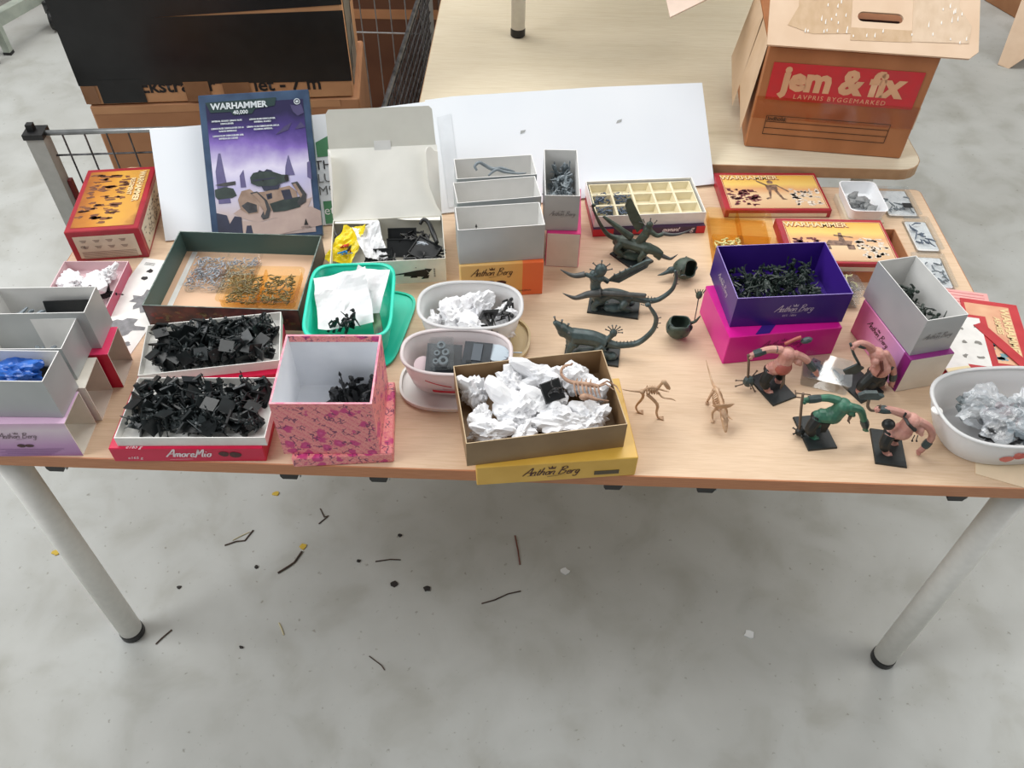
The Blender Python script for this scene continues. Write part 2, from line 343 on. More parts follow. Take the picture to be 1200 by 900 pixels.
def table(name, label, x0, x1, y0, y1, z, top, edge, legs, r=.012, th=.025, lr=.024):
    o = thing(name, label, 'table', ((x0+x1)/2, (y0+y1)/2, 0)); w, d = x1-x0, y1-y0
    tb = B().prism(rrect(w-.004, d-.004, r), z-th, z).build('tabletop', top, o)
    b = B(); P = rrect(w, d, r+.002); Q = rrect(w-.004, d-.004, r); k = len(P)
    vs = [(x, y, z-th) for x, y in P]+[(x, y, z-.0006) for x, y in P]+[(x, y, z) for x, y in Q]
    b.add(vs, [(i, (i+1) % k, k+(i+1) % k, k+i) for i in range(k)]+[(k+i, k+(i+1) % k, 2*k+(i+1) % k, 2*k+i) for i in range(k)])
    b.build('edge_band', edge, o)
    for lx, ly, zb in legs:
        lx -= (x0+x1)/2; ly -= (y0+y1)/2
        g = B().lathe([(lr, zb+.022), (lr, z-th)], 24).build('leg', LEGM, o, (lx, ly, 0), smooth=True)
        g.data.polygons.foreach_set('use_smooth', [len(p.vertices) == 4 for p in g.data.polygons])
        B().lathe([(lr*.9, zb), (lr*1.06, zb+.003), (lr*1.06, zb+.019), (lr*.98, zb+.023)], 24).build('foot', BLACKP, g)
        B().box((0, 0, z-th-.003), (.09, .09, .006)).build('leg_plate', STEEL, g)
    return o
t = table('folding_table', 'long beech topped table covered with boxes of miniatures', -.872, .872, 0, .80, T, BEECH, EDGE,
          [(-.833, .055, 0), (.833, .055, 0), (-.833, .745, 0), (.833, .745, 0)])
for x in (-.731, -.352, -.208, .168, .317, .716):
    b = B(); b.prism([(-.013, -.040), (.010, -.040), (.014, -.030), (.014, 0), (-.016, 0), (-.016, -.034)], 0, .03, Matrix.Translation((x, -.350, T-.0252)) @ Matrix.Rotation(pi/2, 4, 'X'))
    k = b.build('linking_clip', BLACKP, t)
    B().box((x+.0155, -.365, T-.055), (.002, .026, .014)).build('clip_plate', STEEL, k)
table('maple_table', 'pale maple table standing behind, carrying the red-printed moving carton', -.25, .885, .828, 2.75, .75, MAPLE, EDGE2,
      [(-.20, .90, 0), (.80, .93, 0), (-.20, 2.68, 0), (.80, 2.68, 0)], r=.055)
table('stacked_table', 'table stacked on top of the maple table, only its thin leg in view', -.058, .80, 1.395, 2.60, .75+.75, MAPLE, EDGE2,
      [(-.023, 1.431, .75), (.765, 1.431, .75), (-.023, 2.56, .75), (.765, 2.56, .75)], r=.03, lr=.0185)

# ------------------------------------------------------------------ background: cage, cartons, trolley
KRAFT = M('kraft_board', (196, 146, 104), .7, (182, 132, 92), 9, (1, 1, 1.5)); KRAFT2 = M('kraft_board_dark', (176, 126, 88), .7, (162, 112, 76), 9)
KIN = M('kraft_inside', (214, 186, 156), .75, (204, 174, 142), 12); TAPE = M('black_tape', (17, 17, 18), .32, (24, 24, 25), 30, bump=.2, bscale=50)
BTAPE = M('brown_tape', (140, 100, 70), .25, (128, 90, 62), 20); REDP = M('red_print', (200, 30, 56), .45, (190, 24, 48), 50); INK = M('black_ink', (28, 24, 24), .6)
A6 = radians(6.5)
cage = thing('wire_cage', 'grey steel cage with wire mesh sides around taped cartons, behind the table', 'cage', (-1.045, .807, 0), 0)
GPOST = M('grey_post', (178, 178, 172), .4, (166, 166, 160), 30)
u = Vector((cos(A6), sin(A6), 0)); RZ = Matrix.Rotation(A6, 4, 'Z')
for px, py in ((0, 0), (.72, .085), (0, .95), (.74, .95)):
    p = B().box((px, py, .40), (.036, .036, .78), RZ).build('post', GPOST, cage)
    B().box((px, py, .793), (.042, .042, .012), RZ).box((px-.006, py, .806), (.014, .014, .016), RZ).build('post_cap', BLACKP, p)
L = .70
rail = B().tube([u*.02+Vector((0, 0, .792)), u*L+Vector((0, 0, .792))], .006, 8).build('rail', STEEL, cage, smooth=True)
for z in (.735, .60, .46, .32, .18):
    B().tube([u*.02+Vector((0, .004, z)), u*L+Vector((0, .004, z))], .0022, 6).build('mesh_wire', DSTEEL, cage)
for k in range(14):
    q = u*(.055+.046*k); B().tube([q+Vector((0, -.003, .12)), q+Vector((0, -.003, .792))], .002, 6).build('mesh_wire', DSTEEL, cage)
B().box((.022, .012, .36), (.008, .014, .62), RZ).build('red_stripe', M('red_strip', (120, 34, 34), .4), cage)
b = B(); x0, y0 = .728, .10
b.tube([(x0, y0, .792), (x0+.02, .93, .792)], .006, 8)
for k in range(34):
    y = y0+.012+k*.0245; b.tube([(x0+.02*(y-y0)/.83, y, .12), (x0+.02*(y-y0)/.83, y, .79)], .002, 4)
for k in range(20): b.tube([(x0+.003, y0, .15+k*.033), (x0+.023, .93, .15+k*.033)], .002, 4)
tag(b.build('side_mesh', DSTEEL, cage), kind='stuff')
b = B()
for k in range(16): b.tube([(.03+k*.046, .95, .12), (.03+k*.046, .95, .79)], .002, 5)
b.tube([(0, .95, .79), (.74, .95, .79)], .006, 8); b.tube([(0, .95, .6), (.74, .95, .6)], .003, 6)
tag(b.build('rear_mesh', STEEL, cage), kind='stuff')
B().box((.37, .48, .10), (.74, .95, .03)).build('deck', KRAFT2, cage)

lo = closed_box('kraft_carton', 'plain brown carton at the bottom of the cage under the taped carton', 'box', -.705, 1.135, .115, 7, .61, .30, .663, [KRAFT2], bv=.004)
B().box((-.02, -.1502, .652), (.56, .001, .018)).build('flap_edge', KRAFT, lo)
bg_ = thing('taped_carton', 'big brown carton wrapped in wide black tape, stacked in the cage', 'box', (-.712, 1.13, .78), 7)
bevel(B().box((0, 0, .225), (.60, .29, .45)).build('carton', KRAFT, bg_), .004)
F = -.1455
def band(x0, x1, z0, z1, m, name, e=0, z2=None, z3=None):
    B().add([(x0, F-e, z0), (x1, F-e, z2 if z2 is not None else z0), (x1, F-e, z3 if z3 is not None else z1), (x0, F-e, z1)], [(0, 1, 2, 3)]).build(name, m, bg_)
band(-.302, .302, .047, .192, TAPE, 'black_tape', .0006, .040, .200)
band(-.302, .302, .186, .300, TAPE, 'black_tape', .0009, .212, .300)
band(-.262, -.165, .004, .06, TAPE, 'black_tape', .0011); band(-.30, -.268, .004, .047, BTAPE, 'brown_tape', .0012)
band(-.075, -.02, .002, .05, BTAPE, 'brown_tape', .0013); band(.01, .07, .002, .045, BTAPE, 'brown_tape', .0013)
B().box((.3012, -.03, .11), (.001, .15, .2)).build('black_tape', M('grey_tape', (120, 118, 108), .3), bg_)
band(-.30, .30, .306, .42, REDP, 'red_print', .0004)
text('Ekstra Kr', .044, INK, bg_, at(-.090, F-.0003, .040, FR), bold=.001); text('let - 7 m', .044, INK, bg_, at(.155, F-.0003, .036, FR), bold=.001)
text('jem', .1, M('print_white', (235, 215, 190), .6), bg_, at(-.1, F-.001, .35, FR))
b = B()
for k in range(4): b.poly([(.3018, -.10+.055*k, .04+.03*k), (.3018, -.075+.055*k, .04+.03*k), (.3018, -.06+.055*k, .10+.03*k), (.3018, -.09+.055*k, .08+.03*k)])
b.build('arrow_print', INK, bg_)
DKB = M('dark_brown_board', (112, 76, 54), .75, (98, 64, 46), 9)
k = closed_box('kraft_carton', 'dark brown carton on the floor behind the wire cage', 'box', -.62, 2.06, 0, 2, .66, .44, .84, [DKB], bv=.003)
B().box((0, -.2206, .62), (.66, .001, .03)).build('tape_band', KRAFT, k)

jem = thing('moving_carton', 'brown moving carton with red shop print and propped lid on maple table', 'box', (.684, 1.038, .75), -5.6)
JK = M('carton_brown', (184, 122, 78), .55, (168, 108, 66), 14, (1, 1, .4)); w, d, h = .342, .30, .232
bevel(B().box((0, 0, h/2), (w, d, h)).build('carton', JK, jem), .003); F = -d/2-.0012
REDJ = M('faded_red_print', (206, 44, 54), .4, (196, 52, 58), 40); B().box((.0, F, .158), (.305, .0006, .082)).build('red_print', REDJ, jem)
PALE = M('print_pale', (226, 176, 136), .55)
text('jem & fix', .072, PALE, jem, at(-.004, F-.0008, .164, FR), shear=-.0, bold=.0035, sx=.98, space=.96)
text('LAVPRIS BYGGEMARKED', .0145, PALE, jem, at(0, F-.0008, .127, FR), space=1.25)
b = B()
for z in (.036, .051, .066, .080): b.box((-.008, F, z), (.262, .0004, .0011))
for x in (-.139, .123): b.box((x, F, .058), (.0011, .0004, .045))
b.build('form_lines', INK, jem); text('Indhold:', .0125, INK, jem, at(-.116, F-.0006, .073, FR), bold=.0003)
CT = clear('packing_tape', (246, 232, 218), .04, .12)
B().box((0, F-.0006, .098), (.342, .0006, .05)).build('clear_tape', CT, jem)
LID = M('lid_board', (224, 196, 168), .6, (216, 186, 156), 14)
mx = at(.03, -d/2-.012, h+.004) @ Matrix.Rotation(radians(34), 4, 'X')
b = B(); hx, hy, hw, hh = .012, .076, .045, .011
def board_hole(b, th):
    lowr = [(-.208, hy), (-.208, 0), (.188, 0), (.205, .016), (.205, hy)]
    low_s = [(hx+hw, hy)]+[(hx+(hw-hh)+hh*cos(radians(a)), hy-hh*sin(radians(a))) for a in (30, 60, 90)]+[(hx-(hw-hh)-hh*cos(radians(a)), hy-hh*sin(radians(a))) for a in (90, 60, 30)]+[(hx-hw, hy)]
    up = [(.205, hy), (.205, .30), (-.208, .30), (-.208, hy)]
    up_s = [(hx-hw, hy)]+[(hx-(hw-hh)-hh*cos(radians(a)), hy+hh*sin(radians(a))) for a in (30, 60, 90)]+[(hx+(hw-hh)+hh*cos(radians(a)), hy+hh*sin(radians(a))) for a in (90, 60, 30)]+[(hx+hw, hy)]
    b.prism(lowr+low_s, 0, th, mx); b.prism(up+up_s, 0, th, mx)
board_hole(b, .005); ld = b.build('lid', LID, jem)
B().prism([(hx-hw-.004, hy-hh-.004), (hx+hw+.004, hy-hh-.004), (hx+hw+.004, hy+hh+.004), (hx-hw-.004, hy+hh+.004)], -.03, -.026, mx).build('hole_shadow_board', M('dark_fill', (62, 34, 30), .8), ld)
TEAR = M('torn_board', (206, 176, 142), .5, (196, 164, 128), 60, (1, .15, 1)); GL = M('shiny_tape', (224, 200, 174), .14, (214, 188, 160), 60, (1, .2, 1))
b = B(); b.prism([(-.17, .046), (-.12, .030), (-.045, .036), (-.045, .30), (-.165, .30), (-.15, .09)], .0052, .0056, mx); b.prism([(-.045, .022), (.075, .026), (.075, .052), (-.045, .050)], .0052, .0056, mx); b.build('torn_strip', TEAR, ld)
b = B(); b.prism([(.075, .028), (.185, .032), (.19, .07), (.165, .11), (.165, .3), (.075, .3)], .0052, .0058, mx); b.build('shiny_tape', GL, ld)
rnd = random.Random(4); b = B()
for k in range(46):
    x = rnd.uniform(-.15, .18); y = rnd.uniform(.028, .11)
    if -.045 < x < .07 and y > .045: continue
    b.prism([(x, y), (x+.002, y), (x+.002, y+rnd.uniform(.004, .014)), (x, y+.005)], .0057, .0066, mx)
tag(b.build('torn_paper_flecks', M('white_fleck', (250, 246, 240), .3), ld), kind='stuff')
for y0_, y1_, dz, sl in ((-.14, -.02, .0, -.05), (-.01, .14, .012, -.09)):
    B().add([(-.172, y0_, h), (-.172, y1_, h), (-.18+sl*.2, y1_, h-.15-dz), (-.176+sl*.2, y0_, h-.2-dz)], [(0, 1, 2, 3)]).build('side_flap', KIN, jem)
flap = B().prism([(0, 0), (.25, .27), (.27, .40), (.0, .16)], 0, .003).build('flap', M('pink_board', (222, 200, 184), .65), jem, (-.374, -.087, .246))
flap.rotation_euler = (0, 0, radians(5.6))
B().box((.186, .04, .05), (.03, .02, .09), Matrix.Rotation(.2, 3, 'Z')).build('corner_tab', GPOST, jem)

bx = closed_box('kraft_carton', 'dark brown carton on the floor in the top right corner', 'box', 2.62, 3.62, 0, 20, .5, .5, .55, [KRAFT2], bv=.004)
sh = thing('cardboard_sheet', 'narrow pale cardboard sheet leaning to the right of the moving carton', 'cardboard', (2.15, 2.93, 0), 0)
mx = Matrix.Rotation(radians(-38), 4, 'Z') @ Matrix.Rotation(radians(58), 4, 'X')
B().prism([(0, 0), (.05, -.004), (.13, .12), (.15, .75), (-.12, .75)], 0, .006, mx).build('sheet', LID, sh)
tro = thing('steel_trolley', 'pale green steel trolley frame with caster at the upper left', 'trolley', (-2.3, 2.75, 0), 0)
TG = M('pale_green_steel', (176, 184, 172), .45, (160, 168, 158), 20)
for x, y in ((-.045, -.09), (-.03, .02)):
    g = B().box((x, y, .21), (.03, .03, .40)).build('leg', TG, tro); B().box((x, y, .006), (.034, .034, .012)).build('foot', BLACKP, g)
B().box((.10, .52, .14), (.05, 1.25, .05), Matrix.Rotation(radians(-17), 3, 'Z')).build('beam', TG, tro)
ca = B().box((.075, .30, .10), (.03, .06, .05)).build('caster', DSTEEL, tro)
B().lathe([(.012, -.012), (.045, -.012), (.048, 0), (.045, .012), (.012, .012)], 20).build('wheel', BLACKP, ca, (.085, .27, .049), (0, pi/2, .3))
B().box((-.25, .9, .30), (.5, 1.2, .03), Matrix.Rotation(radians(-17), 3, 'Z')).build('shelf', KRAFT2, tro)

# ================================================================== TABLE: boards at the back
FOAM = M('white_board', (238, 242, 246), .5, (231, 236, 242), 3); GREEN = M('green_print', (86, 146, 104), .5, (76, 136, 96), 20)
BA = 12.5; tlt = 48
def leaning(name, label, x, y, w, hgt, th=.004, z=T+.003, tilt=tlt, ang=BA, cat='board', slant=0.):
    o = thing(name, label, cat, (x, y, z), rot=Euler((radians(-tilt), 0, radians(ang)), 'XYZ'))
    return o
def board(name, label, x, y, poly, th):
    o = leaning(name, label, x, y, 0, 0); 
    b = B(); b.prism(poly, 0, th, Matrix.Rotation(pi/2, 4, 'X') @ Matrix.Translation((0, 0, -th))); b.build('panel', FOAM, o); return o
bl = board('white_board', 'white printed board leaning behind the purple tank picture box', -.70, .538, [(0, 0), (.575, 0), (.64, .238), (.36, .226), (-.003, .223)], .004)
bp = B(); gx, gz = .375, .199
bp.poly([(gx-.06, -.0006, gz-.03), (gx-.06, -.0006, gz-.060), (gx+.055, -.0006, gz-.060), (gx+.07, -.0006, gz-.02), (gx+.008, -.0006, gz+.0)])
bp.build('green_print', GREEN, bl); bp = B(); bp.poly([(gx-.06, -.0006, .002), (gx+.045, -.0006, .002), (gx+.045, -.0006, .048), (gx-.06, -.0006, .048)]); bp.build('green_print', GREEN, bl)
PW = M('print_white2', (244, 246, 244), .5)
bp = B(); bp.poly([(gx-.014, -.001, gz-.034), (gx-.004, -.001, gz-.02), (gx+.012, -.001, gz-.021), (gx+.02, -.001, gz-.034)]); bp.build('leaf_print', PW, bl)
for s, zz, m in (('TH', .121, INK), ('LU', .094, M('grey_ink', (110, 112, 114), .6)), ('M9', .069, M('grey_ink', (110, 112, 114), .6)), ('et', .028, PW)):
    text(s, .026, m, bl, at(gx-.050, -.0012, zz, FR))
br = board('white_board', 'wide blank white board leaning on the maple table edge', -.165, .656, [(0, 0), (.602, .005), (.604, .227), (.37, .236), (.25, .238), (.058, .241), (.0, .238)], .0045)
b = B(); b.poly([(.19, -.0006, .15), (.20, -.0006, .153), (.203, -.0006, .158), (.192, -.0006, .157)]); b.poly([(.40, -.0006, .155), (.412, -.0006, .157), (.414, -.0006, .163), (.404, -.0006, .161)]); b.build('torn_spot', M('torn_grey', (170, 172, 170), .7), br)
b = B(); b.poly([(.02, -.0007, .01), (.05, -.0007, .01), (.05, -.0007, .205), (.02, -.0007, .2)]); b.build('tape_strip', M('frosted_tape', (228, 233, 238), .3), br)

# ------------------------------------------------------------------ purple tank picture box
tk = thing('model_kit_box', 'tall blue kit box with purple tank picture leaning on white board', 'box', (-.493, .540, T+.014), rot=Euler((radians(-47), 0, radians(10.2)), 'XYZ'))
w, h, d = .213, .290, .018
NAVY = M('navy_card', (62, 84, 112), .35, (48, 66, 92), 25); DKSIDE = M('dark_side_card', (44, 62, 58), .3, (96, 122, 126), 16)
bevel(B().box((0, d/2, h/2), (w, d, h), mi=[1, 1, 0, 0, 0, 0]).build('carton', [NAVY, DKSIDE], tk), .0015)
sky = gradient('tank_sky', [(.0, (150, 132, 128)), (.14, (196, 178, 172)), (.30, (200, 192, 206)), (.44, (192, 188, 222)), (.58, (220, 214, 236)), (.76, (132, 108, 184)), (.86, (78, 62, 128)), (1., (44, 40, 74))], 2, .245, 0., .3, 14, .16)
pic = B().box((0, -.0004, .139), (w-.026, .0008, h-.026)).build('picture', sky, tk)
e = -.0012
def pp(pts, m, name='picture_shape', y=e):
    for p in (pts if isinstance(pts[0], list) else [pts]): B().poly([((x-.5)*w, y, (1-z)*h) for x, z in p]).build(name, m, pic)
HULL = M('tank_green', (58, 70, 66), .5, (40, 50, 48), 40); TAN = M('tank_tan', (166, 142, 126), .5, (140, 116, 100), 40); TRK = M('tank_track', (74, 74, 76), .5, (50, 50, 52), 60)
SIL = M('ruin_purple', (104, 98, 140), .6, (90, 84, 126), 30); SIL2 = M('ruin_dark', (50, 54, 76), .6, (40, 42, 60), 30); DUST = M('dust', (186, 164, 154), .6, (170, 148, 140), 20)
pp([[(.09, .74), (.09, .52), (.13, .40), (.15, .40), (.17, .55), (.20, .74)], [(.30, .64), (.30, .56), (.34, .52), (.35, .64)], [(.71, .58), (.72, .52), (.75, .45), (.76, .44), (.78, .52), (.80, .58)], [(.91, .60), (.92, .5), (.95, .49), (.95, .62)]], SIL)
pp([[(.06, .97), (.06, .80), (.15, .82), (.17, .88), (.22, .83), (.28, .84), (.28, .97)], [(.30, .96), (.32, .90), (.36, .90), (.37, .96)]], SIL2, y=e*1.3)
def pq(pts, m, y=e):
    """shapes given on the printed picture's own grid"""
    return pp([[((x-90)/690, (z-30)/825) for x, z in p] for p in pts], m, y=y)
pq([[(135, 600), (135, 560), (200, 548), (250, 560), (268, 600), (240, 612), (150, 616)]], HULL, e*1.2); pq([[(140, 535), (200, 525), (268, 520), (268, 540), (200, 545)]], TRK, e*1.3)
pq([[(235, 700), (290, 670), (640, 660), (735, 640), (700, 700), (560, 730), (380, 760), (290, 730)]], DUST, e*1.05); pq([[(240, 740), (420, 760), (720, 690), (780, 720), (780, 800), (300, 860), (240, 830)]], DUST, e*1.02)
pq([[(272, 625), (300, 578), (352, 570), (392, 600), (402, 660), (390, 706), (330, 712), (282, 680)]], TAN, e*1.3); pq([[(290, 660), (330, 640), (385, 660), (385, 700), (330, 706)]], TRK, e*1.4)
pq([[(350, 592), (440, 590), (600, 566), (640, 600), (645, 660), (470, 700), (420, 690)]], TAN, e*1.5)
pq([[(466, 660), (560, 640), (662, 632), (655, 690), (560, 706), (484, 708)]], HULL, e*1.7); pq([[(545, 590), (600, 586), (612, 640), (560, 646)], [(450, 606), (486, 600), (486, 630), (456, 636)]], SIL2, e*1.8)
pq([[(352, 592), (396, 586), (452, 640), (470, 690), (452, 738), (416, 746), (404, 726), (430, 690), (408, 640)]], TRK, e*1.9); pq([[(362, 598), (394, 594), (436, 640), (446, 690), (428, 724), (422, 690), (404, 640)]], TAN, e*2.0)
pq([[(612, 552), (652, 546), (702, 620), (694, 664), (648, 684), (640, 660), (664, 630)]], TRK, e*1.9); pq([[(622, 560), (640, 556), (676, 622), (664, 640)]], TAN, e*2.0)
pq([[(424, 556), (545, 556), (530, 582), (440, 586)]], SIL2, e*2.0)
pq([[(362, 506), (384, 482), (440, 476), (505, 482), (560, 502), (600, 506), (602, 540), (560, 546), (512, 562), (404, 558), (364, 540)]], HULL, e*2.2)
pq([[(410, 482), (424, 468), (446, 478)], [(452, 478), (470, 466), (500, 474), (505, 484)], [(380, 520), (520, 514), (520, 522), (380, 530)]], SIL2, e*2.3)
pq([[(574, 520), (580, 506), (592, 503), (600, 514), (600, 530), (590, 541), (578, 536)], [(434, 528), (440, 521), (447, 528), (440, 535)], [(460, 612), (476, 610), (476, 624), (462, 626)]], INK, e*2.4)
pp([[(.82, .10), (.87, .11), (.92, .10), (.94, .16), (.88, .18), (.84, .15)], [(.66, .30), (.74, .25), (.82, .22), (.78, .27)], [(.84, .27), (.9, .22), (.94, .26)]], M('smoke_purple', (66, 58, 100), .6), y=e*1.2)
GRN = M('title_plate', (36, 58, 58), .4); SILV = M('silver_letter', (214, 220, 222), .35, (190, 198, 202), 60)
pp([[(.06, .055), (.70, .045), (.68, .10), (.50, .115), (.47, .145), (.30, .15), (.28, .125), (.10, .125)]], GRN, y=e*1.3)
text('WARHAMMER', .0168, SILV, tk, at(-.030, e*2.2, h*(1-.088), FR), bold=.0006, sx=1.0); text('40,000', .0105, SILV, tk, at(-.028, e*2.2, h*(1-.133), FR), bold=.0003)
for i, (x, z, s1, s2) in enumerate(((-.056, .185, 'IMPERIAL GUARD LEMAN RUSS', 'DEMOLISHER'), (.012, .185, 'LEMAN RUSS DEMOLISHER', 'IMPERIAL GUARD'), (-.056, .235, 'LEMAN RUSS DEMOLISHER DE LA', 'GARDE IMPERIALE'), (.012, .235, 'LEMAN RUSS DEMOLISHER DE LA', 'GUARDIA IMPERIAL'), (-.056, .285, 'LEMAN RUSS DEMOLISHER DER', 'IMPERIALEN ARMEE'))):
    text(s1, .0042, SILV, tk, at(x, e*1.8, h*(1-z), FR), bold=.0002); text(s2, .0042, SILV, tk, at(x, e*1.8, h*(1-z-.019), FR), bold=.0002)
b = B(); mx = at(.082, e*1.8, h*(1-.082), FR)
ring = []; 
for k in range(16):
    a, a2 = 2*pi*k/16, 2*pi*(k+1)/16; b.poly([mx @ Vector((.006*cos(a), .006*sin(a), 0)), mx @ Vector((.006*cos(a2), .006*sin(a2), 0)), mx @ Vector((.0046*cos(a2), .0046*sin(a2), 0)), mx @ Vector((.0046*cos(a), .0046*sin(a), 0))])
blob2(b, 0, 0, .0026, .0026, mx, 2, 8, .1); b.build('emblem', SILV, tk)
text('CITADEL', .005, INK, tk, at(.076, e*1.8, h*.06, FR)); b = B(); b.poly([(.072, e*1.8, h*.075), (.08, e*1.8, h*.075), (.076, e*1.8, h*.12)]); b.build('emblem', INK, tk)

# ================================================================== BOXES ON THE TABLE
SILVER = M('silver_card', (186, 190, 190), .38, (170, 174, 175), 7, metal=.2); SILVER2 = M('silver_card_inside', (226, 225, 222), .6, (218, 217, 214), 20)
SLOGO = M('silver_print', (128, 128, 128), .5)
def silver(label, x, y, rot, w, d, h, z=.078, group=None, logo='front'):
    o = open_tray('chocolate_tray', label, 'tray', x, y, T+z, rot, w, d, h, SILVER, SILVER2, group=group)
    return o
# left end stacks
LILAC = gradient('lilac_print', [(0., (172, 122, 176)), (.35, (196, 152, 196)), (.8, (226, 208, 220)), (1., (214, 178, 206))], 2, .077, 0, .4, 30, .06)
REDC = M('red_card', (204, 26, 62), .4, (192, 20, 54), 30); PINKT = M('pink_card_top', (228, 56, 104), .4, (220, 48, 96), 30); BEI = M('beige_card', (214, 200, 186), .6, (206, 192, 178), 30)
def bonbons(b, mx, cx, cy, s):
    blob2(b, cx-.55*s, cy, .6*s, .36*s, mx, 3, 14, .06); blob2(b, cx+.55*s, cy-.02*s, .62*s, .30*s, mx, 5, 14, .08)
CHOC = M('chocolate_print', (84, 42, 40), .5, (60, 28, 28), 200)
s1 = sleeve('box_sleeve', 'lilac open-ended card sleeve with chocolates print at front left table edge', 'box', -.738, .033, T, 3, .155, .064, .077, LILAC, CREAM)
mx = at(-.003, -.0325, .047, FR); script_logo(s1, M('grey_script', (120, 100, 110), .5), mx, .05); b = B(); bonbons(b, at(.0, -.0326, .026, FR), 0, 0, .011); b.build('chocolate_print', CHOC, s1)
b = B()
for k in range(5): b.poly([Vector((-.045+.01*(k % 2), -.0326, .018-.0035*k)), Vector((.055-.006*k, -.0326, .018-.0035*k)), Vector((.055-.006*k, -.0326, .0172-.0035*k)), Vector((-.045+.01*(k % 2), -.0326, .0172-.0035*k))])
b.build('fine_print', M('lilac_ink', (140, 96, 150), .5), s1)
silver('silver tray with crumpled blue bag on the lilac sleeve', -.742, .045, 1.5, .155, .062, .078)
sleeve('box_sleeve', 'plain cream open-ended card sleeve between lilac and red sleeves', 'box', -.736, .102, T, 5.5, .155, .066, .077, CREAM, BEI)
silver('silver tray with a few pale grey parts, middle of left three', -.752, .123, 3, .155, .067, .066)
sleeve('box_sleeve', 'red open-ended card sleeve at the left table end', 'box', -.727, .173, T, 5.8, .155, .064, .078, REDC, BEI, top=PINKT)
silver('silver tray holding a black card, rear one of left three', -.740, .187, 4.2, .155, .062, .077, z=.0785)

# red regiment box
CRIM = M('crimson_card', (168, 34, 48), .35, (150, 26, 42), 25); ART = gradient('gold_art', [(0., (150, 84, 34)), (.3, (196, 128, 44)), (.6, (214, 160, 66)), (.85, (206, 150, 70)), (1., (150, 96, 50))], 0, .13, .5, .3, 26, .25)
rb = closed_box('game_box', 'red-edged box with golden battle picture at left back corner', 'box', -.800, .583, T, 9.1, .135, .211, .070, [CRIM], bv=.0015)
B().box((0, .0, .0703), (.115, .188, .0007)).build('picture', ART, rb)
rnd = random.Random(8); b = B()
for k in range(70):
    x = rnd.uniform(-.05, .025); y = rnd.uniform(-.085, .085); blob2(b, x, y, rnd.uniform(.004, .012), rnd.uniform(.002, .005), at(0, 0, .0709), k, 9, .5)
b.build('battle_print', M('brown_print', (92, 52, 34), .5, (130, 78, 44), 120), rb)
GOLDT = M('gold_letter', (240, 214, 160), .4); REDT = M('red_letter', (150, 30, 24), .4)
for dx, dy, m, z in ((.0, -.0, REDT, .0712), (-.0008, .0006, GOLDT, .0715)):
    text('WARHAMMER', .0165, m, rb, at(.046+dx, .035+dy, z, TOP, -90), bold=.0006); text('REGIMENT', .0125, m, rb, at(.031+dx, .035+dy, z, TOP, -90), bold=.0004)
PANEL = M('cream_print', (214, 200, 176), .5, (204, 190, 166), 40); B().box((.0, -.1060, .033), (.112, .0006, .050)).build('text_panel', PANEL, rb); B().box((.0680, -.01, .033), (.0006, .165, .050)).build('text_panel', PANEL, rb)
b = B(); rnd = random.Random(3)
for r_ in range(2):
    for k in range(4):
        for q in range(3): b.box((-.04+k*.024, -.1065, .049-.014*r_-.0022*q), (.013-.003*q, .0003, .0011))
for q in range(6): b.box((.0, -.1065, .022-.003*q), (.10, .0003, .0010))
b.build('fine_print', M('grey_print', (150, 130, 116), .6), rb); text('CE', .008, INK, rb, at(-.044, -.1067, .034, FR))
b = B()
for k in range(90): blob2(b, rnd.uniform(-.08, .06), rnd.uniform(-.018, .018), .003, .002, at(.0684, 0, .034, RT), k, 6, .5)
tag(b.build('crowd_print', M('crowd_ink', (150, 140, 126), .6, (90, 76, 62), 300), rb), kind='stuff')

# small pink tray with tissue
PKC = M('rose_card', (198, 66, 100), .4, (186, 84, 112), 60)
open_tray('chocolate_tray', 'low rose pink tray with white tissue and black pieces below the red game box', 'tray', -.792, .379, T, 2.6, .120, .130, .024, PKC, M('pale_pink_card', (226, 196, 200), .6))
# printed sheet
shp = thing('printed_sheet', 'white sheet with grey miniature pictures lying left of the dark green lid', 'paper', (-.695, .345, T), -8)
B().box((0, 0, .0007), (.10, .27, .0012)).build('sheet', WHITE, shp)
b = B()
for (x, y, rx, ry, s) in ((.012, .02, .026, .026, 1), (.006, -.055, .030, .022, 2), (.024, -.096, .016, .010, 3)): blob2(b, x, y, rx, ry, at(0, 0, .0016), s, 22, .35)
b.build('miniature_print', M('mid_grey_print', (112, 112, 114), .6, (134, 134, 136), 90), shp)
b = B()
for k in range(2): blob2(b, -.02, .1-.022*k, .006, .006, at(0, 0, .0016), k+9, 10, .3)
for k in range(9): b.box((.0, -.108-.0028*k, .0016), (.07 if k % 3 else .05, .0008, .0002))
for k in range(3): b.box((-.03, .122-.003*k, .0016), (.02, .0008, .0002))
b.build('fine_print', INK, shp)

# long white trays on red boxes
AM = M('cerise_card', (212, 20, 72), .35, (204, 14, 64), 20); WS = M('white_script', (248, 232, 236), .5)
def amore(label, x, y, rot):
    o = closed_box('chocolate_box', label, 'box', x, y, T, rot, .232, .120, .032, [AM]); F = -.0606
    script('AmoreMio', .0185, WS, o, at(.002, F, .017, FR), wd=.10); b = B(); b.poly([(-.03, F, .0065), (.005, F, .0072), (.005, F, .0067), (-.03, F, .0060)]); b.build('underline_print', WS, o)
    text('e165 g', .0085, WS, o, at(-.082, F, .010, FR), shear=.3)
    b = B(); mx = at(.063, F, .018, FR); blob2(b, -.008, .001, .008, .006, mx, 1, 14, .08); blob2(b, .009, -.001, .009, .007, mx, 2, 14, .08); b.build('chocolate_print', CHOC, o)
    text('e165 g', .009, WS, o, at(-.078, -.0572, .0325), shear=.3); return o
amore('flat cerise chocolate box under the front long tray of black miniatures', -.493, .0605, 2.5)
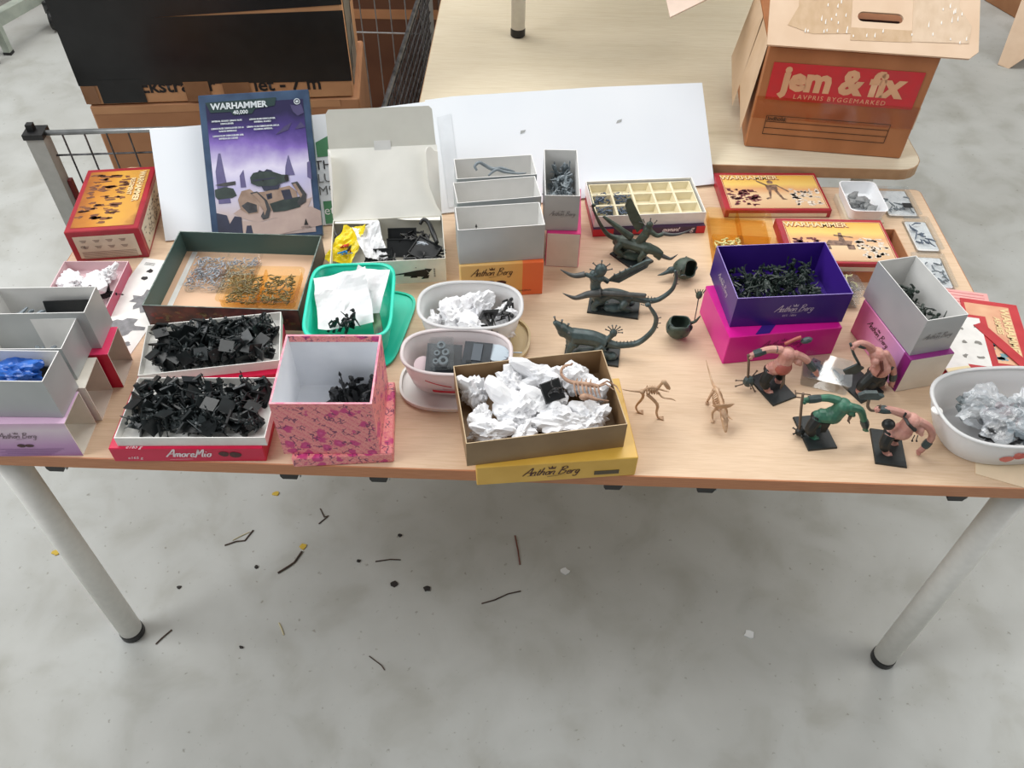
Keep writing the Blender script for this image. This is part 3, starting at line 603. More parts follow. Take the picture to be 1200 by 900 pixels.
amore('flat cerise chocolate box under the rear long tray of black miniatures', -.505, .200, 11)
open_tray('long_tray', 'long low white tray heaped with black miniatures, nearest the table edge', 'tray', -.483, .068, T+.0325, 2.6, .225, .124, .019, WHITE, WHITE)
open_tray('long_tray', 'long low white tray heaped with black miniatures, just below dark green lid', 'tray', -.503, .210, T+.0325, 11.4, .223, .119, .0185, WHITE, WHITE)

# dark green lid used as a tray
DG = M('dark_green_card', (44, 54, 50), .35, (36, 44, 42), 14); DGI = M('teal_card_inside', (62, 100, 98), .45, (74, 84, 78), 3, lo=.3, hi=.7)
PRT = M('dark_art_print', (48, 40, 46), .3, (96, 60, 56), 55, detail=6)
gl = open_tray('shallow_box', 'shallow dark green box half used as tray for two plastic blisters', 'tray', -.514, .404, T, -.2, .274, .213, .049, DG, DGI, t=.002, front=PRT, rim=M('worn_rim', (124, 140, 132), .5, (70, 88, 82), 90), bottom_inner=M('peach_card', (226, 188, 156), .6, (218, 178, 146), 8))
b = B(); rnd = random.Random(6)
for k in range(40): blob2(b, rnd.uniform(-.125, .125), rnd.uniform(.010, .036), rnd.uniform(.002, .007), rnd.uniform(.0015, .004), at(0, -.1069, 0, FR), k, 8, .5)
b.build('art_print', M('art_specks', (120, 44, 46), .4, (96, 104, 72), 60), gl)
B().box((-.118, 0, .0026), (.010, .205, .0006)).build('white_edge', WHITE, gl)

# white carton with open lid
wc = open_tray('lidded_carton', 'white carton with its lid open, full of black sprue parts', 'box', -.247, .498, T, 7.7, .212, .135, .055, WHITE, M('cream_inside', (222, 219, 208), .6, (214, 211, 200), 20))
CLI = M('lid_inside', (240, 238, 230), .6, (234, 232, 224), 20); GRB = M('shaded_flap_board', (214, 212, 202), .65, (208, 206, 196), 20)  # tuck flap board greyed to paint in the shade of its forward tilt
lh = math.radians(-40)
lidm = Matrix.Translation((0, .0675, .055)) @ Matrix.Rotation(lh, 4, 'X')     # panel rises from the rear rim, leaning back
b = B(); b.prism([(-.105, 0), (.105, 0), (.105, .135), (-.105, .135)], -.0012, 0, lidm @ Matrix.Rotation(pi/2, 4, 'X')); lid = b.build('lid', CLI, wc)
fm = lidm @ Matrix.Translation((0, 0, .135)) @ Matrix.Rotation(radians(12), 4, 'X') @ Matrix.Rotation(pi/2, 4, 'X')
B().prism([(-.103, 0), (.103, 0), (.100, .066), (.094, .072), (-.096, .072), (-.102, .064)], -.0012, 0, fm).build('tuck_flap', GRB, wc)
B().prism([(-.016, -.006), (.016, -.006), (.016, .012), (-.016, .012)], .0004, .0012, fm).build('tuck_slot', SILVER2, wc)
for s in (-1, 1):
    pts = [(0, .004), (.012, .018), (.030, .055), (.034, .075)]+[(.022+.012*cos(radians(a)), .116+.013*sin(radians(a))) for a in (0, 30, 60, 90, 120, 150)]+[(.0, .122)]
    th_ = radians(42 if s > 0 else 14); k = len(pts); V = []
    for off in (-.0006, .0006): V += [lidm @ Vector((s*.105-s*sin(th_)*p_+off, -cos(th_)*p_, z_)) for p_, z_ in pts]
    B().add(V, [tuple(range(k-1, -1, -1)), tuple(range(k, 2*k))]+[(i, (i+1) % k, k+(i+1) % k, k+i) for i in range(k)]).build('ear_flap', CLI, wc)
    im = Matrix.Translation((s*.06, .066, .052)) @ Matrix.Rotation(radians(-18), 4, 'X'); B().prism([(-.042, 0), (.042, 0), (.042 if s > 0 else .025, -.022), (-.025 if s > 0 else -.042, -.010)], 0, .001, im @ Matrix.Rotation(0, 4, 'X')).build('dust_flap', CLI, wc)
b = B(); mx = at(.038, -.0681, .022, FR)
for pl in ([(-.05, -.002), (-.005, .001), (-.005, .005), (-.03, .001)], [(-.012, -.004), (.03, -.008), (.036, .0), (.030, .010), (.012, .008), (-.010, .004)], [(.028, .012), (.042, .010), (.036, .002)], [(.02, -.013), (.034, -.012), (.036, -.004), (.026, -.006)], [(.0, -.009), (.014, -.009), (.012, -.004), (.002, -.004)]):
    b.poly([mx @ Vector((x, y, 0)) for x, y in pl])
b.build('emblem', INK, wc); b = B()
for k in range(6): b.box((.084, -.0681, .014+.0035*k), (.003, .0003, .002))
b.build('fine_print', SLOGO, wc)

# silver trays in the middle
OR1 = gradient('orange_print', [(0., (238, 196, 128)), (.5, (236, 186, 112)), (.745, (234, 168, 90)), (.75, (236, 112, 58)), (1., (232, 104, 52))], 0, .152, .5, .4, 12, .004)
ob = closed_box('chocolate_box', 'orange chocolate box under the foremost silver tray in the middle', 'box', -.031, .441, T, 7.6, .152, .070, .077, [OR1])
script_logo(ob, M('brown_script', (88, 58, 40), .5), at(-.018, -.0355, .056, FR), .066); b = B(); bonbons(b, at(-.012, -.0356, .034, FR), 0, 0, .017); b.build('chocolate_print', CHOC, ob); text('MARZIPAN', .005, CHOC, ob, at(.042, -.0356, .012, FR))
closed_box('chocolate_box', 'white-ended chocolate box under the middle one of three silver trays', 'box', -.040, .528, T, 10, .152, .068, .077, [CREAM]); closed_box('chocolate_box', 'cream chocolate box hidden under the rearmost of three silver trays', 'box', -.047, .602, T, 9, .150, .068, .077, [BEI])
silver('silver tray nearly empty, foremost of three, above the orange box', -.033, .446, 8.9, .153, .068, .075)
silver('empty silver tray between two others behind the orange box', -.041, .527, 11, .154, .066, .075)
silver('silver tray with grey long-necked parts, rearmost of three by white board', -.048, .602, 9.1, .151, .068, .075)
PKB = M('hot_pink_card', (224, 62, 130), .4, (216, 54, 122), 30)
closed_box('chocolate_box', 'pink-sided chocolate box with white end under the deep silver tray', 'box', .088, .573, T, -1.5, .064, .150, .080, [PKB, CREAM], [0, 0, 1, 0, 0, 0])
st = silver('narrow deep silver tray full of grey parts beside three wider trays', .078, .583, .9, .064, .154, .077, z=.081)
script_logo(st, SLOGO, at(.002, -.0775, .036, FR), .042)

# compartment tray
PUR = M('plum_card', (70, 40, 74), .35, (58, 32, 62), 30); 
pb = closed_box('chocolate_box', 'flat plum and red chocolate box under the compartment tray', 'box', .258, .668, T, 6, .229, .120, .019, [PUR, M('wine_card', (168, 26, 62), .4)], [1, 1, 0, 0, 0, 0])
for x_, w_, h_ in ((-.094, .042, .017), (.106, .018, .017), (-.024, .02, .010)): B().box((x_, -.0604, .0095), (w_, .0006, h_)).build('red_print', M('scarlet_print', (206, 32, 50), .4), pb)
script('moment', .013, WS, pb, at(.045, -.0606, .011, FR), wd=.09); text('g', .017, WS, pb, at(.088, -.0606, .012, FR), shear=.3)
ct = open_tray('compartment_tray', 'white tray with cream plastic insert of fifteen square cells', 'tray', .256, .677, T+.0195, 6.8, .226, .124, .026, WHITE, WHITE)
INS = M('cream_plastic', (232, 222, 190), .35, (226, 214, 180), 40)
ins = B()
nx, ny, W_, D_ = 5, 3, .216, .114; cw, cd = W_/nx, D_/ny; zt, zb = .021, .006
for i in range(nx):
    for j in range(ny):
        x0, x1, y0, y1 = -W_/2+i*cw, -W_/2+(i+1)*cw, -D_/2+j*cd, -D_/2+(j+1)*cd; m_, q = .0022, .0065
        vs = [(x0, y0, zt), (x1, y0, zt), (x1, y1, zt), (x0, y1, zt), (x0+m_, y0+m_, zt), (x1-m_, y0+m_, zt), (x1-m_, y1-m_, zt), (x0+m_, y1-m_, zt), (x0+q, y0+q, zb), (x1-q, y0+q, zb), (x1-q, y1-q, zb), (x0+q, y1-q, zb)]
        fs = [(a, (a+1) % 4, 4+(a+1) % 4, 4+a) for a in range(4)]+[(4+a, 4+(a+1) % 4, 8+(a+1) % 4, 8+a) for a in range(4)]+[(8, 9, 10, 11)]
        c_ = B().add(vs, fs); c_.add([(x0+q+.006, y0+q+.004, zb+.0006), (x1-q-.006, y0+q+.004, zb+.0006), (x1-q-.006, y0+q+.006, zb+.002), (x0+q+.006, y0+q+.006, zb+.002)], [(0, 1, 2, 3)]); c_.build('cell', INS, ct)

# pink damask gift box and lid
DM = damask(); IN = M('white_lining', (236, 238, 242), .6, (228, 231, 236), 20); PE = M('pink_rim', (238, 170, 180), .5, (226, 120, 150), 90)
closed_box('gift_box_cover', 'pink patterned gift box cover underneath the open gift box', 'cover', -.262, .0785, T, 6.1, .153, .151, .022, [DM], bv=.002)
gb = open_tray('gift_box', 'square pink patterned gift box standing open with white lining', 'box', -.273, .078, T+.0225, 2.4, .146, .142, .115, DM, IN, t=.003, rim=PE)
B().box((0, .0679, .1085), (.139, .0006, .012)).build('folded_edge', DM, gb)

# yellow box with brown tray
YEL = M('yellow_card', (226, 182, 84), .4, (216, 170, 70), 20); BRN = M('olive_brown_card', (150, 124, 90), .5, (136, 110, 78), 16)
yb = closed_box('chocolate_box', 'yellow chocolate box under the brown tray at the table edge', 'box', .063, .069, T, 6.9, .243, .164, .044, [YEL])
script_logo(yb, CHOC, at(-.008, -.0826, .021, FR), .075); B().box((.076, -.0825, .013), (.038, .0006, .009)).build('date_stamp', M('grey_stamp', (92, 80, 58), .6), yb)
open_tray('tissue_tray', 'brown card tray filled with tissue-wrapped pieces on yellow box', 'tray', .040, .075, T+.0445, 11.2, .238, .156, .053, BRN, M('brown_inside', (142, 112, 78), .6, (128, 100, 68), 14), rim=M('kraft_rim', (196, 172, 136), .6))

# purple and magenta
VIO = M('violet_card', (62, 34, 128), .3, (54, 28, 116), 6); VIOI = M('violet_inside', (66, 34, 140), .4, (58, 28, 124), 6); MAG = M('magenta_card', (222, 30, 150), .3, (208, 22, 138), 5)
mg = closed_box('chocolate_box', 'bright magenta chocolate box under the violet tray', 'box', .449, .330, T, 9.8, .200, .135, .064, [MAG])
script_logo(mg, M('dark_pink_print', (150, 16, 100), .4), at(.0, -.0682, .036, FR), .066); b = B(); b.poly([(-.055, -.066, .0644), (-.03, -.066, .0644), (-.005, -.04, .0644), (-.03, -.04, .0644)]); b.build('ribbon_print', VIO, mg)
vt = open_tray('violet_tray', 'violet card tray of dark green plastic figures on magenta box', 'tray', .455, .352, T+.0645, 6.3, .196, .139, .064, VIO, VIOI, rim=M('violet_rim', (150, 130, 200), .4))
SLV = M('silver_foil', (206, 200, 222), .3, metal=.3); script_logo(vt, SLV, at(.006, -.0701, .034, FR), .058); text('EST. 1884', .006, SLV, vt, at(.0, -.0701, .021, FR)); script_logo(vt, SLV, at(-.0986, -.0, .034, LF), .05)

# right silver tray
PKL = gradient('pink_purple_print', [(0., (128, 20, 112)), (.12, (132, 22, 116)), (.13, (206, 150, 206)), (.5, (220, 150, 186)), (1., (214, 96, 150))], 1, .152, .5, .4, 12, .01)
rb2 = closed_box('chocolate_box', 'pink and plum chocolate box with beige end under right silver tray', 'box', .664, .277, T, 14.4, .080, .152, .077, [PKL, CREAM, M('plum_top', (138, 26, 120), .4)], [0, 0, 1, 0, 0, 2])
script_logo(rb2, CHOC, at(-.0406, .012, .05, LF), .055); b = B(); blob2(b, .03, .025, .013, .016, at(-.0406, 0, 0, LF), 4, 14, .06); blob2(b, .01, .02, .012, .016, at(-.0406, 0, 0, LF), 7, 14, .06); b.build('chocolate_print', CHOC, rb2)
rs = silver('deep silver tray of dark parts, turned, at right beside booklets', .660, .285, 14.6, .072, .150, .077, z=.0775)
script_logo(rs, SLOGO, at(.0, -.0756, .036, FR), .045)

# red picture boxes
DUNE = gradient('dune_art', [(0., (206, 168, 130)), (.35, (222, 192, 152)), (.55, (214, 160, 112)), (.7, (232, 196, 110)), (1., (224, 170, 74))], 1, .12, .5, .3, 30, .08)
def picture_box(label, x, y, z, rot, w, d, h, seed, fig):
    o = closed_box('game_box', label, 'box', x, y, z, rot, w, d, h, [CRIM], bv=.0012); zt = h
    B().box((.003, -.002, zt+.0003), (w-.022, d-.020, .0006)).build('picture', DUNE, o); mx = at(.003, -.002, zt+.0008); rnd = random.Random(seed)
    BON = M('bone_print', (232, 222, 206), .5, (190, 170, 150), 200); MAR = M('maroon_print', (120, 44, 54), .5, (70, 34, 40), 200); SKY = M('teal_print', (84, 150, 158), .5, (150, 160, 168), 150)
    b1, b2, b3 = B(), B(), B(); W2, D2 = (w-.024)/2, (d-.022)/2
    for k in range(96):
        s = -1 if k % 2 else 1; x_ = s*rnd.uniform(.35, .95)*W2; y_ = rnd.uniform(-.85, .15)*D2
        blob2((b1, b2, b1, b2 if s < 0 else b3)[k % 4], x_, y_, rnd.uniform(.003, .007), rnd.uniform(.002, .005), mx, k, 8, .6)
    b1.build('army_print', BON, o); b2.build('army_print', MAR, o); b3.build('army_print', SKY, o)
    f_ = B()
    if fig == 0:       # a skeleton figure striding
        for pl in ([(-.006, .028), (.006, .028), (.007, .036), (0, .041), (-.007, .036)], [(-.012, .004), (.012, .004), (.013, .024), (-.013, .024)], [(-.03, .036), (-.012, .02), (-.010, .024), (-.03, .041)], [(.012, .02), (.034, -.004), (.036, 0), (.013, .024)], [(-.010, .003), (-.003, .003), (-.010, -.026), (-.020, -.03), (-.022, -.026), (-.013, -.022)], [(.003, .003), (.010, .003), (.018, -.026), (.026, -.03), (.014, -.031)]): f_.poly([mx @ Vector((x_*.95, y_, .0002)) for x_, y_ in pl])
    else:
        for pl in ([(-.03, -.014), (.02, -.014), (.026, 0), (-.02, .002)], [(.0, .0), (.012, .0), (.010, .026), (.004, .026)], [(-.034, -.026), (-.02, -.026), (-.02, -.012), (-.034, -.012)], [(.012, -.026), (.026, -.026), (.026, -.012), (.012, -.012)], [(-.006, .016), (.03, .01), (.03, .013), (-.006, .02)]): f_.poly([mx @ Vector((x_, y_, .0002)) for x_, y_ in pl])
    f_.build('figure_print', M('brown_figure', (88, 66, 56), .5, (146, 116, 96), 160), o)
    tx = -.038 if fig == 0 else -.03
    for dx, dy, m, dz in ((0, 0, REDT, .0012), (-.0008, .0007, GOLDT, .0015)):
        text('WARHAMMER', .0195, m, o, at(tx+dx, D2-.0115+dy, zt+dz), bold=.0011 if m is REDT else .0005, sx=1.0)
    b = B(); 
    for sx in (-1, 1): b.box((sx*(w-.018)/2+.003, -.002, zt+.0004), (.0008, d-.018, .0006))
    for sy in (-1, 1): b.box((.003, sy*(d-.017)/2-.002, zt+.0004), (w-.018, .0008, .0006))
    b.build('gold_line', GOLDT, o); B().box((0, -d/2-.0004, h*.36), (w*.92, .0006, h*.45)).build('text_panel', PANEL, o)
    return o
picture_box('red box with striding skeleton picture at the back right of table', .535, .750, T, 2.8, .223, .138, .019, 11, 0)
# second red box lies on a kraft tray
kt = open_tray('kraft_tray', 'plain kraft tray half under the red chariot box', 'tray', .640, .545, T, 1.1, .232, .132, .029, M('kraft_tray_card', (198, 140, 96), .6, (186, 128, 84), 20), M('kraft_tray_inside', (206, 152, 110), .6))
picture_box('red box with chariot picture, glossy, behind violet tray', .615, .541, T+.0295, 1.1, .210, .139, .021, 21, 1)

# ================================================================== PLASTIC TUBS, BLISTERS, PAPERS
def milky(name, col, tr=.35, rough=.35):
    if name in _mats: return _mats[name]
    m = bpy.data.materials.new(name); m.use_nodes = True; n, l = nodes_of(m); p = n['Principled BSDF']
    p.inputs['Base Color'].default_value = lin(col); p.inputs['Roughness'].default_value = rough
    t = n.new('ShaderNodeBsdfTranslucent'); t.inputs[0].default_value = lin(col); mx = n.new('ShaderNodeMixShader'); mx.inputs[0].default_value = tr
    l.new(p.outputs[0], mx.inputs[1]); l.new(t.outputs[0], mx.inputs[2]); l.new(mx.outputs[0], n['Material Output'].inputs[0]); _mats[name] = m; return m
MILK = milky('milky_plastic', (236, 236, 236)); MILKP = milky('pinkish_milky_plastic', (240, 232, 232)); TEAL = M('mint_plastic', (42, 214, 184), .35, (36, 204, 174), 8)
LIDW = M('white_lid_plastic', (232, 230, 226), .35, (224, 222, 218), 10); LIDG = M('golden_lid_plastic', (206, 184, 140), .35, (196, 172, 128), 10)
def tub(name, label, x, y, z, rot, rx, ry, h, mat, e=2.6, taper=.84, wall=.0018, rim=.004, cat='tub', n=48):
    o = thing(name, label, cat, (x, y, z), rot)
    a = taper; prof = [(rx*a-.006, ry*a-.006, 0), (rx*a, ry*a, .004), (rx*(a+(1-a)*.55), ry*(a+(1-a)*.55), h*.5), (rx-.002, ry-.002, h-.006), (rx-.002, ry-.002, h-.003)]
    inn = [(rx-.002-wall, ry-.002-wall, h-.003), (rx*(a+(1-a)*.55)-wall, ry*(a+(1-a)*.55)-wall, h*.5), (rx*a-wall, ry*a-wall, .005), (rx*a-.008, ry*a-.008, .0025)]
    B().lathe(prof+inn, n, e).build('body', mat, o, smooth=True)
    B().lathe([(rx-.004, ry-.004, h-.004), (rx+.0015, ry+.0015, h-.004), (rx+.002, ry+.002, h-.001), (rx, ry, h), (rx-.003, ry-.003, h), (rx-.0045, ry-.0045, h-.002)], n, e, close=True).build('rim', mat, o, smooth=True)
    return o
def tub_lid(label, x, y, rot, rx, ry, mat, e=2.6, h=.010, name='tub_lid'):
    o = thing(name, label, 'lid', (x, y, T), rot); n = 48
    B().lathe([(rx-.002, ry-.002, 0), (rx, ry, .002), (rx, ry, h-.0032), (rx-.0035, ry-.0035, h-.0032), (rx-.004, ry-.004, .004), (rx-.012, ry-.012, .0035)], n, e).build('panel', mat, o, smooth=False)
    B().lathe([(rx-.003, ry-.003, h-.003), (rx+.001, ry+.001, h-.003), (rx+.001, ry+.001, h), (rx-.003, ry-.003, h)], n, e, close=True).build('rim', mat, o); return o
# mint tub and lid
tub_lid('mint green tub lid lying under the mint tub', -.272, .312, -8.5, .080, .098, TEAL, 5.5, .007)
mt = tub('mint_tub', 'mint green plastic tub with white paper and dark pieces', -.285, .306, T+.0105, 4.6, .074, .096, .062, TEAL, 5.5, .86)
# oval tubs
tub_lid('golden oval lid under the rear oval tub of tissue', -.066, .288, -4, .094, .066, LIDG)
ot = tub('oval_tub', 'oval milky tub holding white tissue and a black square base', -.077, .300, T+.0105, 2, .090, .061, .064, MILK)
tub_lid('white oval lid under the front oval tub of vehicle parts', -.094, .178, 3, .094, .062, LIDW)
o2 = tub('oval_tub', 'oval milky tub holding dark vehicle parts and a clear case', -.092, .187, T+.0105, 1.5, .090, .053, .062, MILKP)
b = B(); mx = at(0, 0, 0)
def on_oval(a, z, rx, ry, e=2.6, off=.0008, taper=.84, h=.062):
    k = taper+(1-taper)*min(1, z/h)*1.05; ca, sa = cos(a), sin(a)
    return Vector(((rx*k+off)*math.copysign(abs(ca)**(2/e), ca), (ry*k+off)*math.copysign(abs(sa)**(2/e), sa), z))
for (a0, a1, z0, z1, th) in ((-118, -92, .042, .030, .003), (-112, -90, .016, .016, .006), (-100, -82, .024, .020, .0012)):
    L_ = []; 
    for k in range(7):
        a = radians(a0+(a1-a0)*k/6); z = z0+(z1-z0)*k/6; L_.append((on_oval(a, z-th/2, .091, .055), on_oval(a, z+th/2, .091, .055)))
    for k in range(6): b.poly([L_[k][0], L_[k+1][0], L_[k+1][1], L_[k][1]])
    b.build('red_print', REDP, o2); b = B()
# big white tub
card = thing('card_piece', 'pale card under the white tub at the front right corner', 'card', (.792, .045, T), -20); B().box((0, 0, .0008), (.12, .085, .0014)).build('card', M('pale_yellow_card', (238, 216, 184), .6), card)
wt = tub('white_tub', 'large oval white tub of bagged parts at the right table end', .785, .108, T+.0018, 6, .128, .082, .070, MILK, 2.7, .80, n=56)
def patch(b, a0, z0, ra, rz, seed):
    rnd = random.Random(seed); b.poly([on_oval(radians(a0+ra*cos(2*pi*k/10)*(1+rnd.uniform(-.2, .2))), z0+rz*sin(2*pi*k/10)*(1+rnd.uniform(-.2, .2)), .128, .082, 2.7, .0012, .80, .070) for k in range(10)])
for k, (a0, z0, ra, rz) in enumerate(((-102, .030, 4.5, .010), (-95, .040, 4, .010), (-88, .044, 3.5, .010), (-82, .050, 4, .006), (-98, .046, 2, .006))): 
    b1 = B(); patch(b1, a0, z0, ra, rz, k); b1.build('fruit_print', M('berry_red', (214, 70, 74), .4) if k % 2 else M('berry_pink', (230, 110, 104), .4), wt)
b = B(); b.ell((-.128, .0, .066), (.009, .009, .0025), nu=12); b.build('pull_tab', LIDW, wt)

# blisters
CL = clear('clear_plastic', (252, 253, 253), .12, .10); AMB = clear('amber_plastic', (253, 240, 206), .10, .10)
def blister(label, x, y, z, rot, w, d, h, mat, nx=2, ny=1, tilt=(0, 0), flange=.006, cat='blister'):
    o = thing('plastic_blister', label, cat, (x, y, z), rot=Euler((radians(tilt[0]), radians(tilt[1]), radians(rot)), 'XYZ')); t = .0012
    B().prism(rrect(w, d, .008), 0, t).build('bottom', mat, o)
    b = B(); P = rrect(w, d, .008); Q = rrect(w-2*t, d-2*t, .007); R_ = rrect(w+2*flange, d+2*flange, .012); k = len(P)
    vs = [(x_, y_, t) for x_, y_ in P]+[(x_, y_, h) for x_, y_ in P]+[(x_, y_, h) for x_, y_ in R_]
    b.add(vs, [(i, (i+1) % k, k+(i+1) % k, k+i) for i in range(k)]+[(k+i, k+(i+1) % k, 2*k+(i+1) % k, 2*k+i) for i in range(k)]); b.build('wall_shell', mat, o)
    for i in range(1, nx): B().box((-w/2+w*i/nx, 0, h*.46), (.003, d-.004, h*.85)).build('divider', mat, o)
    for j in range(1, ny): B().box((0, -d/2+d*j/ny, h*.44), (w-.006, .003, h*.8)).build('divider', mat, o)
    return o
blister('clear blister of loose grey parts in the dark green lid', -.556, .436, T+.0022, -1.5, .124, .098, .020, CL, 2, 2)
blister('amber blister of wiry brown parts in the dark green lid', -.463, .374, T+.0225, 1, .134, .090, .018, AMB, 2, 1)
blister('empty-looking amber blister with pale bits left of red chariot box', .446, .588, T+.0012, -2.6, .122, .165, .022, AMB, 2, 2)
def case(label, x, y, z, rot, w, d, h, mat=CL, cat='case', name='clear_case', foam=False):
    o = thing(name, label, cat, (x, y, z), rot)
    B().prism(rrect(w, d, .004), 0, .0012).build('bottom', mat, o)
    P = rrect(w, d, .004); k = len(P); b = B()
    b.add([(x_, y_, .0012) for x_, y_ in P]+[(x_, y_, h) for x_, y_ in P], [(i, (i+1) % k, k+(i+1) % k, k+i) for i in range(k)]); b.build('shell', mat, o)
    B().prism(rrect(w+.004, d+.004, .005), h, h+.0012).build('lid', mat, o)
    if foam: B().prism(rrect(w*.86, d*.9, .004), .0014, .003).build('foam_insert', M('white_foam', (244, 246, 247), .8, (222, 225, 228), 60), o)
    return o
case('clear case with grey sprue and black label by the maple table edge', .805, .742, T, 1, .068, .100, .010, foam=True)
case('clear case of pale blue-grey parts along the right table edge', .822, .628, T, 0, .050, .106, .012, foam=True)
case('clear case with grey rifle-like part beside the deep silver tray', .808, .512, T, -2, .062, .100, .010, foam=True)
for k, lab in enumerate(('lowest clear tray in the stack between violet and silver trays', 'middle clear tray in the stack between violet and silver trays', 'topmost clear tray with cream parts between violet and silver trays')):
    case(lab, .596+.002*k, .432+.003*k, T+.0128*k, 4+3*k, .075, .062, .010, cat='case', name='clear_tray')
cc = case('clear case lying on the table between the ogre figures', .533, .222, T, -17, .076, .062, .022)
# small white tub on card box
sb = closed_box('small_carton', 'small printed carton under the little white tub', 'box', .711, .704, T, 1, .076, .100, .016, [PANEL]); b = B()
for k in range(3): b.box((-.006+.008*k, -.0505, .008), (.006, .0004, .006))
b.build('red_print', REDP, sb)
s2 = thing('small_tub', 'little square white tub holding grey lumps at the back right', 'tub', (.711, .706, T+.0168), 1)
P, Q, R_ = rrect(.066, .094, .010), rrect(.078, .108, .012), rrect(.074, .104, .011); k = len(P); b = B(); h = .026
vs = [(x, y, 0) for x, y in P]+[(x, y, h) for x, y in Q]+[(x, y, h) for x, y in R_]+[(x*.96, y*.97, .002) for x, y in P]
b.add(vs, [tuple(range(k-1, -1, -1)), tuple(range(3*k, 4*k))]+[(r*k+i, r*k+(i+1) % k, (r+1)*k+(i+1) % k, (r+1)*k+i) for r in range(3) for i in range(k)]); b.build('body', M('white_plastic', (240, 241, 242), .35, (232, 233, 235), 10), s2)

# booklets
def sheet(name, label, x, y, z, rot, w, d, th, mats, cat='booklet', tilt=(0, 0)):
    o = thing(name, label, cat, (x, y, z), rot=Euler((radians(tilt[0]), radians(tilt[1]), radians(rot)), 'XYZ')); B().box((0, 0, th/2), (w, d, th)).build('pages', mats, o); return o
RB = M('red_cover', (196, 62, 66), .35, (182, 50, 56), 25); PINKB = M('pale_pink_cover', (232, 176, 170), .4, (222, 160, 156), 25); PEACH = M('peach_art', (230, 186, 148), .4, (214, 150, 120), 18)
sheet('booklet', 'dark red booklet at the bottom of the paper pile right of silver tray', .795, .325, T, -11, .130, .19, .0035, RB)
p = sheet('booklet', 'pale pink booklet sticking out above the paper pile at right', .838, .415, T+.0038, -10, .09, .085, .002, PINKB)
b = B()
for k in range(6): b.box((.0, .035-.009*k, .0022), (.075, .0016, .0002))
b.build('line_print', M('rose_line', (206, 120, 122), .5), p)
p = sheet('booklet', 'red bordered booklet with sideways lettering hanging over right table edge', .866, .338, T+.0062, -10, .100, .175, .0025, RB)
q = B().box((-.006, -.002, .0027), (.078, .155, .0003)).build('picture', PEACH, p)
for dx, m, z in ((0, REDT, .0031), (.0007, GOLDT, .0034)):
    text('WARHAMMER', .020, m, p, at(.022+dx, .006, z, TOP, -90), bold=.0008)
    text('ARMIES', .014, m, p, at(.005+dx, .02, z, TOP, -90), bold=.0005)
b = B(); rnd = random.Random(5)
for k in range(22): blob2(b, rnd.uniform(-.04, .005), rnd.uniform(-.075, -.02), .006, .004, at(0, 0, .0031), k, 8, .5)
b.build('army_print', M('teal_print', (84, 150, 158), .5, (150, 160, 168), 150), p)
p = sheet('leaflet', 'white leaflet with red border and small diagrams on the booklets', .796, .318, T+.0092, -9.5, .104, .142, .0012, RB, 'paper')
B().box((-.004, 0, .0013), (.088, .126, .0003)).build('page', WHITE, p); 
for k in range(9): b = B(); blob2(b, -.028+.028*(k % 3)+rnd.uniform(-.004, .004), -.045+.04*(k//3)+rnd.uniform(-.008, .008), .005, .004, at(0, 0, .0018), k, 9, .6); b.build('diagram_print', M('mid_grey_print2', (140, 138, 132), .6), p)
p = sheet('booklet', 'narrow red edged booklet lying diagonally beside the white tub', .868, .290, T+.0105, 24, .020, .15, .0015, RB)
p = sheet('leaflet', 'blank white sheet with cream strip beside the base of silver tray', .752, .298, T+.0108, 12, .045, .15, .0008, WHITE, 'paper')
B().box((0, -.062, .001), (.044, .018, .0002)).build('cream_strip', M('cream_strip', (238, 222, 178), .6), p)

# ================================================================== CRUMPLED TISSUE
TIS = M('tissue_paper', (242, 242, 243), .8, (234, 234, 236), 40, bump=.25, bscale=160); TIS.node_tree.nodes['Principled BSDF'].inputs['Specular IOR Level'].default_value = .2
def crumple(seed, rx, ry, rz, sub=4, sharp=.8, tails=2):
    rnd = random.Random(seed); bm = bmesh.new(); bmesh.ops.create_icosphere(bm, subdivisions=sub, radius=1)
    pl = [(Vector((rnd.gauss(0, 1), rnd.gauss(0, 1), rnd.gauss(0, 1))).normalized(), rnd.uniform(.66, 1.05)) for _ in range(17)]
    tl = [Vector((rnd.uniform(-1, 1), rnd.uniform(-1, 1), rnd.uniform(.1, .9))).normalized() for _ in range(tails)]
    off = Vector((seed*3.1, seed*1.7, 0))
    for v in bm.verts:
        d = v.co.normalized(); r = 1.25
        for n, k in pl:
            c = d.dot(n)
            if c > .05: r = min(r, k/c)
        q = d*2.1+off; f = 1-abs(noise.noise(q))*2; f2 = 1-abs(noise.noise(q*2.3))*2
        f3 = 1-abs(noise.noise(q*4.6))*2; r *= 1+.30*(f-.6)+.17*(f2-.6)+.07*(f3-.6)
        for t_ in tl:
            c = d.dot(t_)
            if c > .88: r += ((c-.88)/.12)**1.4*.62
        v.co = Vector((d.x*rx*r, d.y*ry*r, max(d.z*rz*r, -rz*.55)))
    me = bpy.data.meshes.new('tissue'); bm.to_mesh(me); bm.free(); me.materials.append(TIS); return me
def tissue(label, x, y, z, rx, ry, rz, seed, rot=0, tails=2, group=None, mat=None):
    me = crumple(seed, rx, ry, rz, tails=tails)
    if mat: me.materials.clear(); me.materials.append(mat)
    o = link('tissue_wrap', me, None, (x, y, z), (0, 0, radians(rot))); return tag(o, label, 'tissue', group)
zz = T+.0445+.028
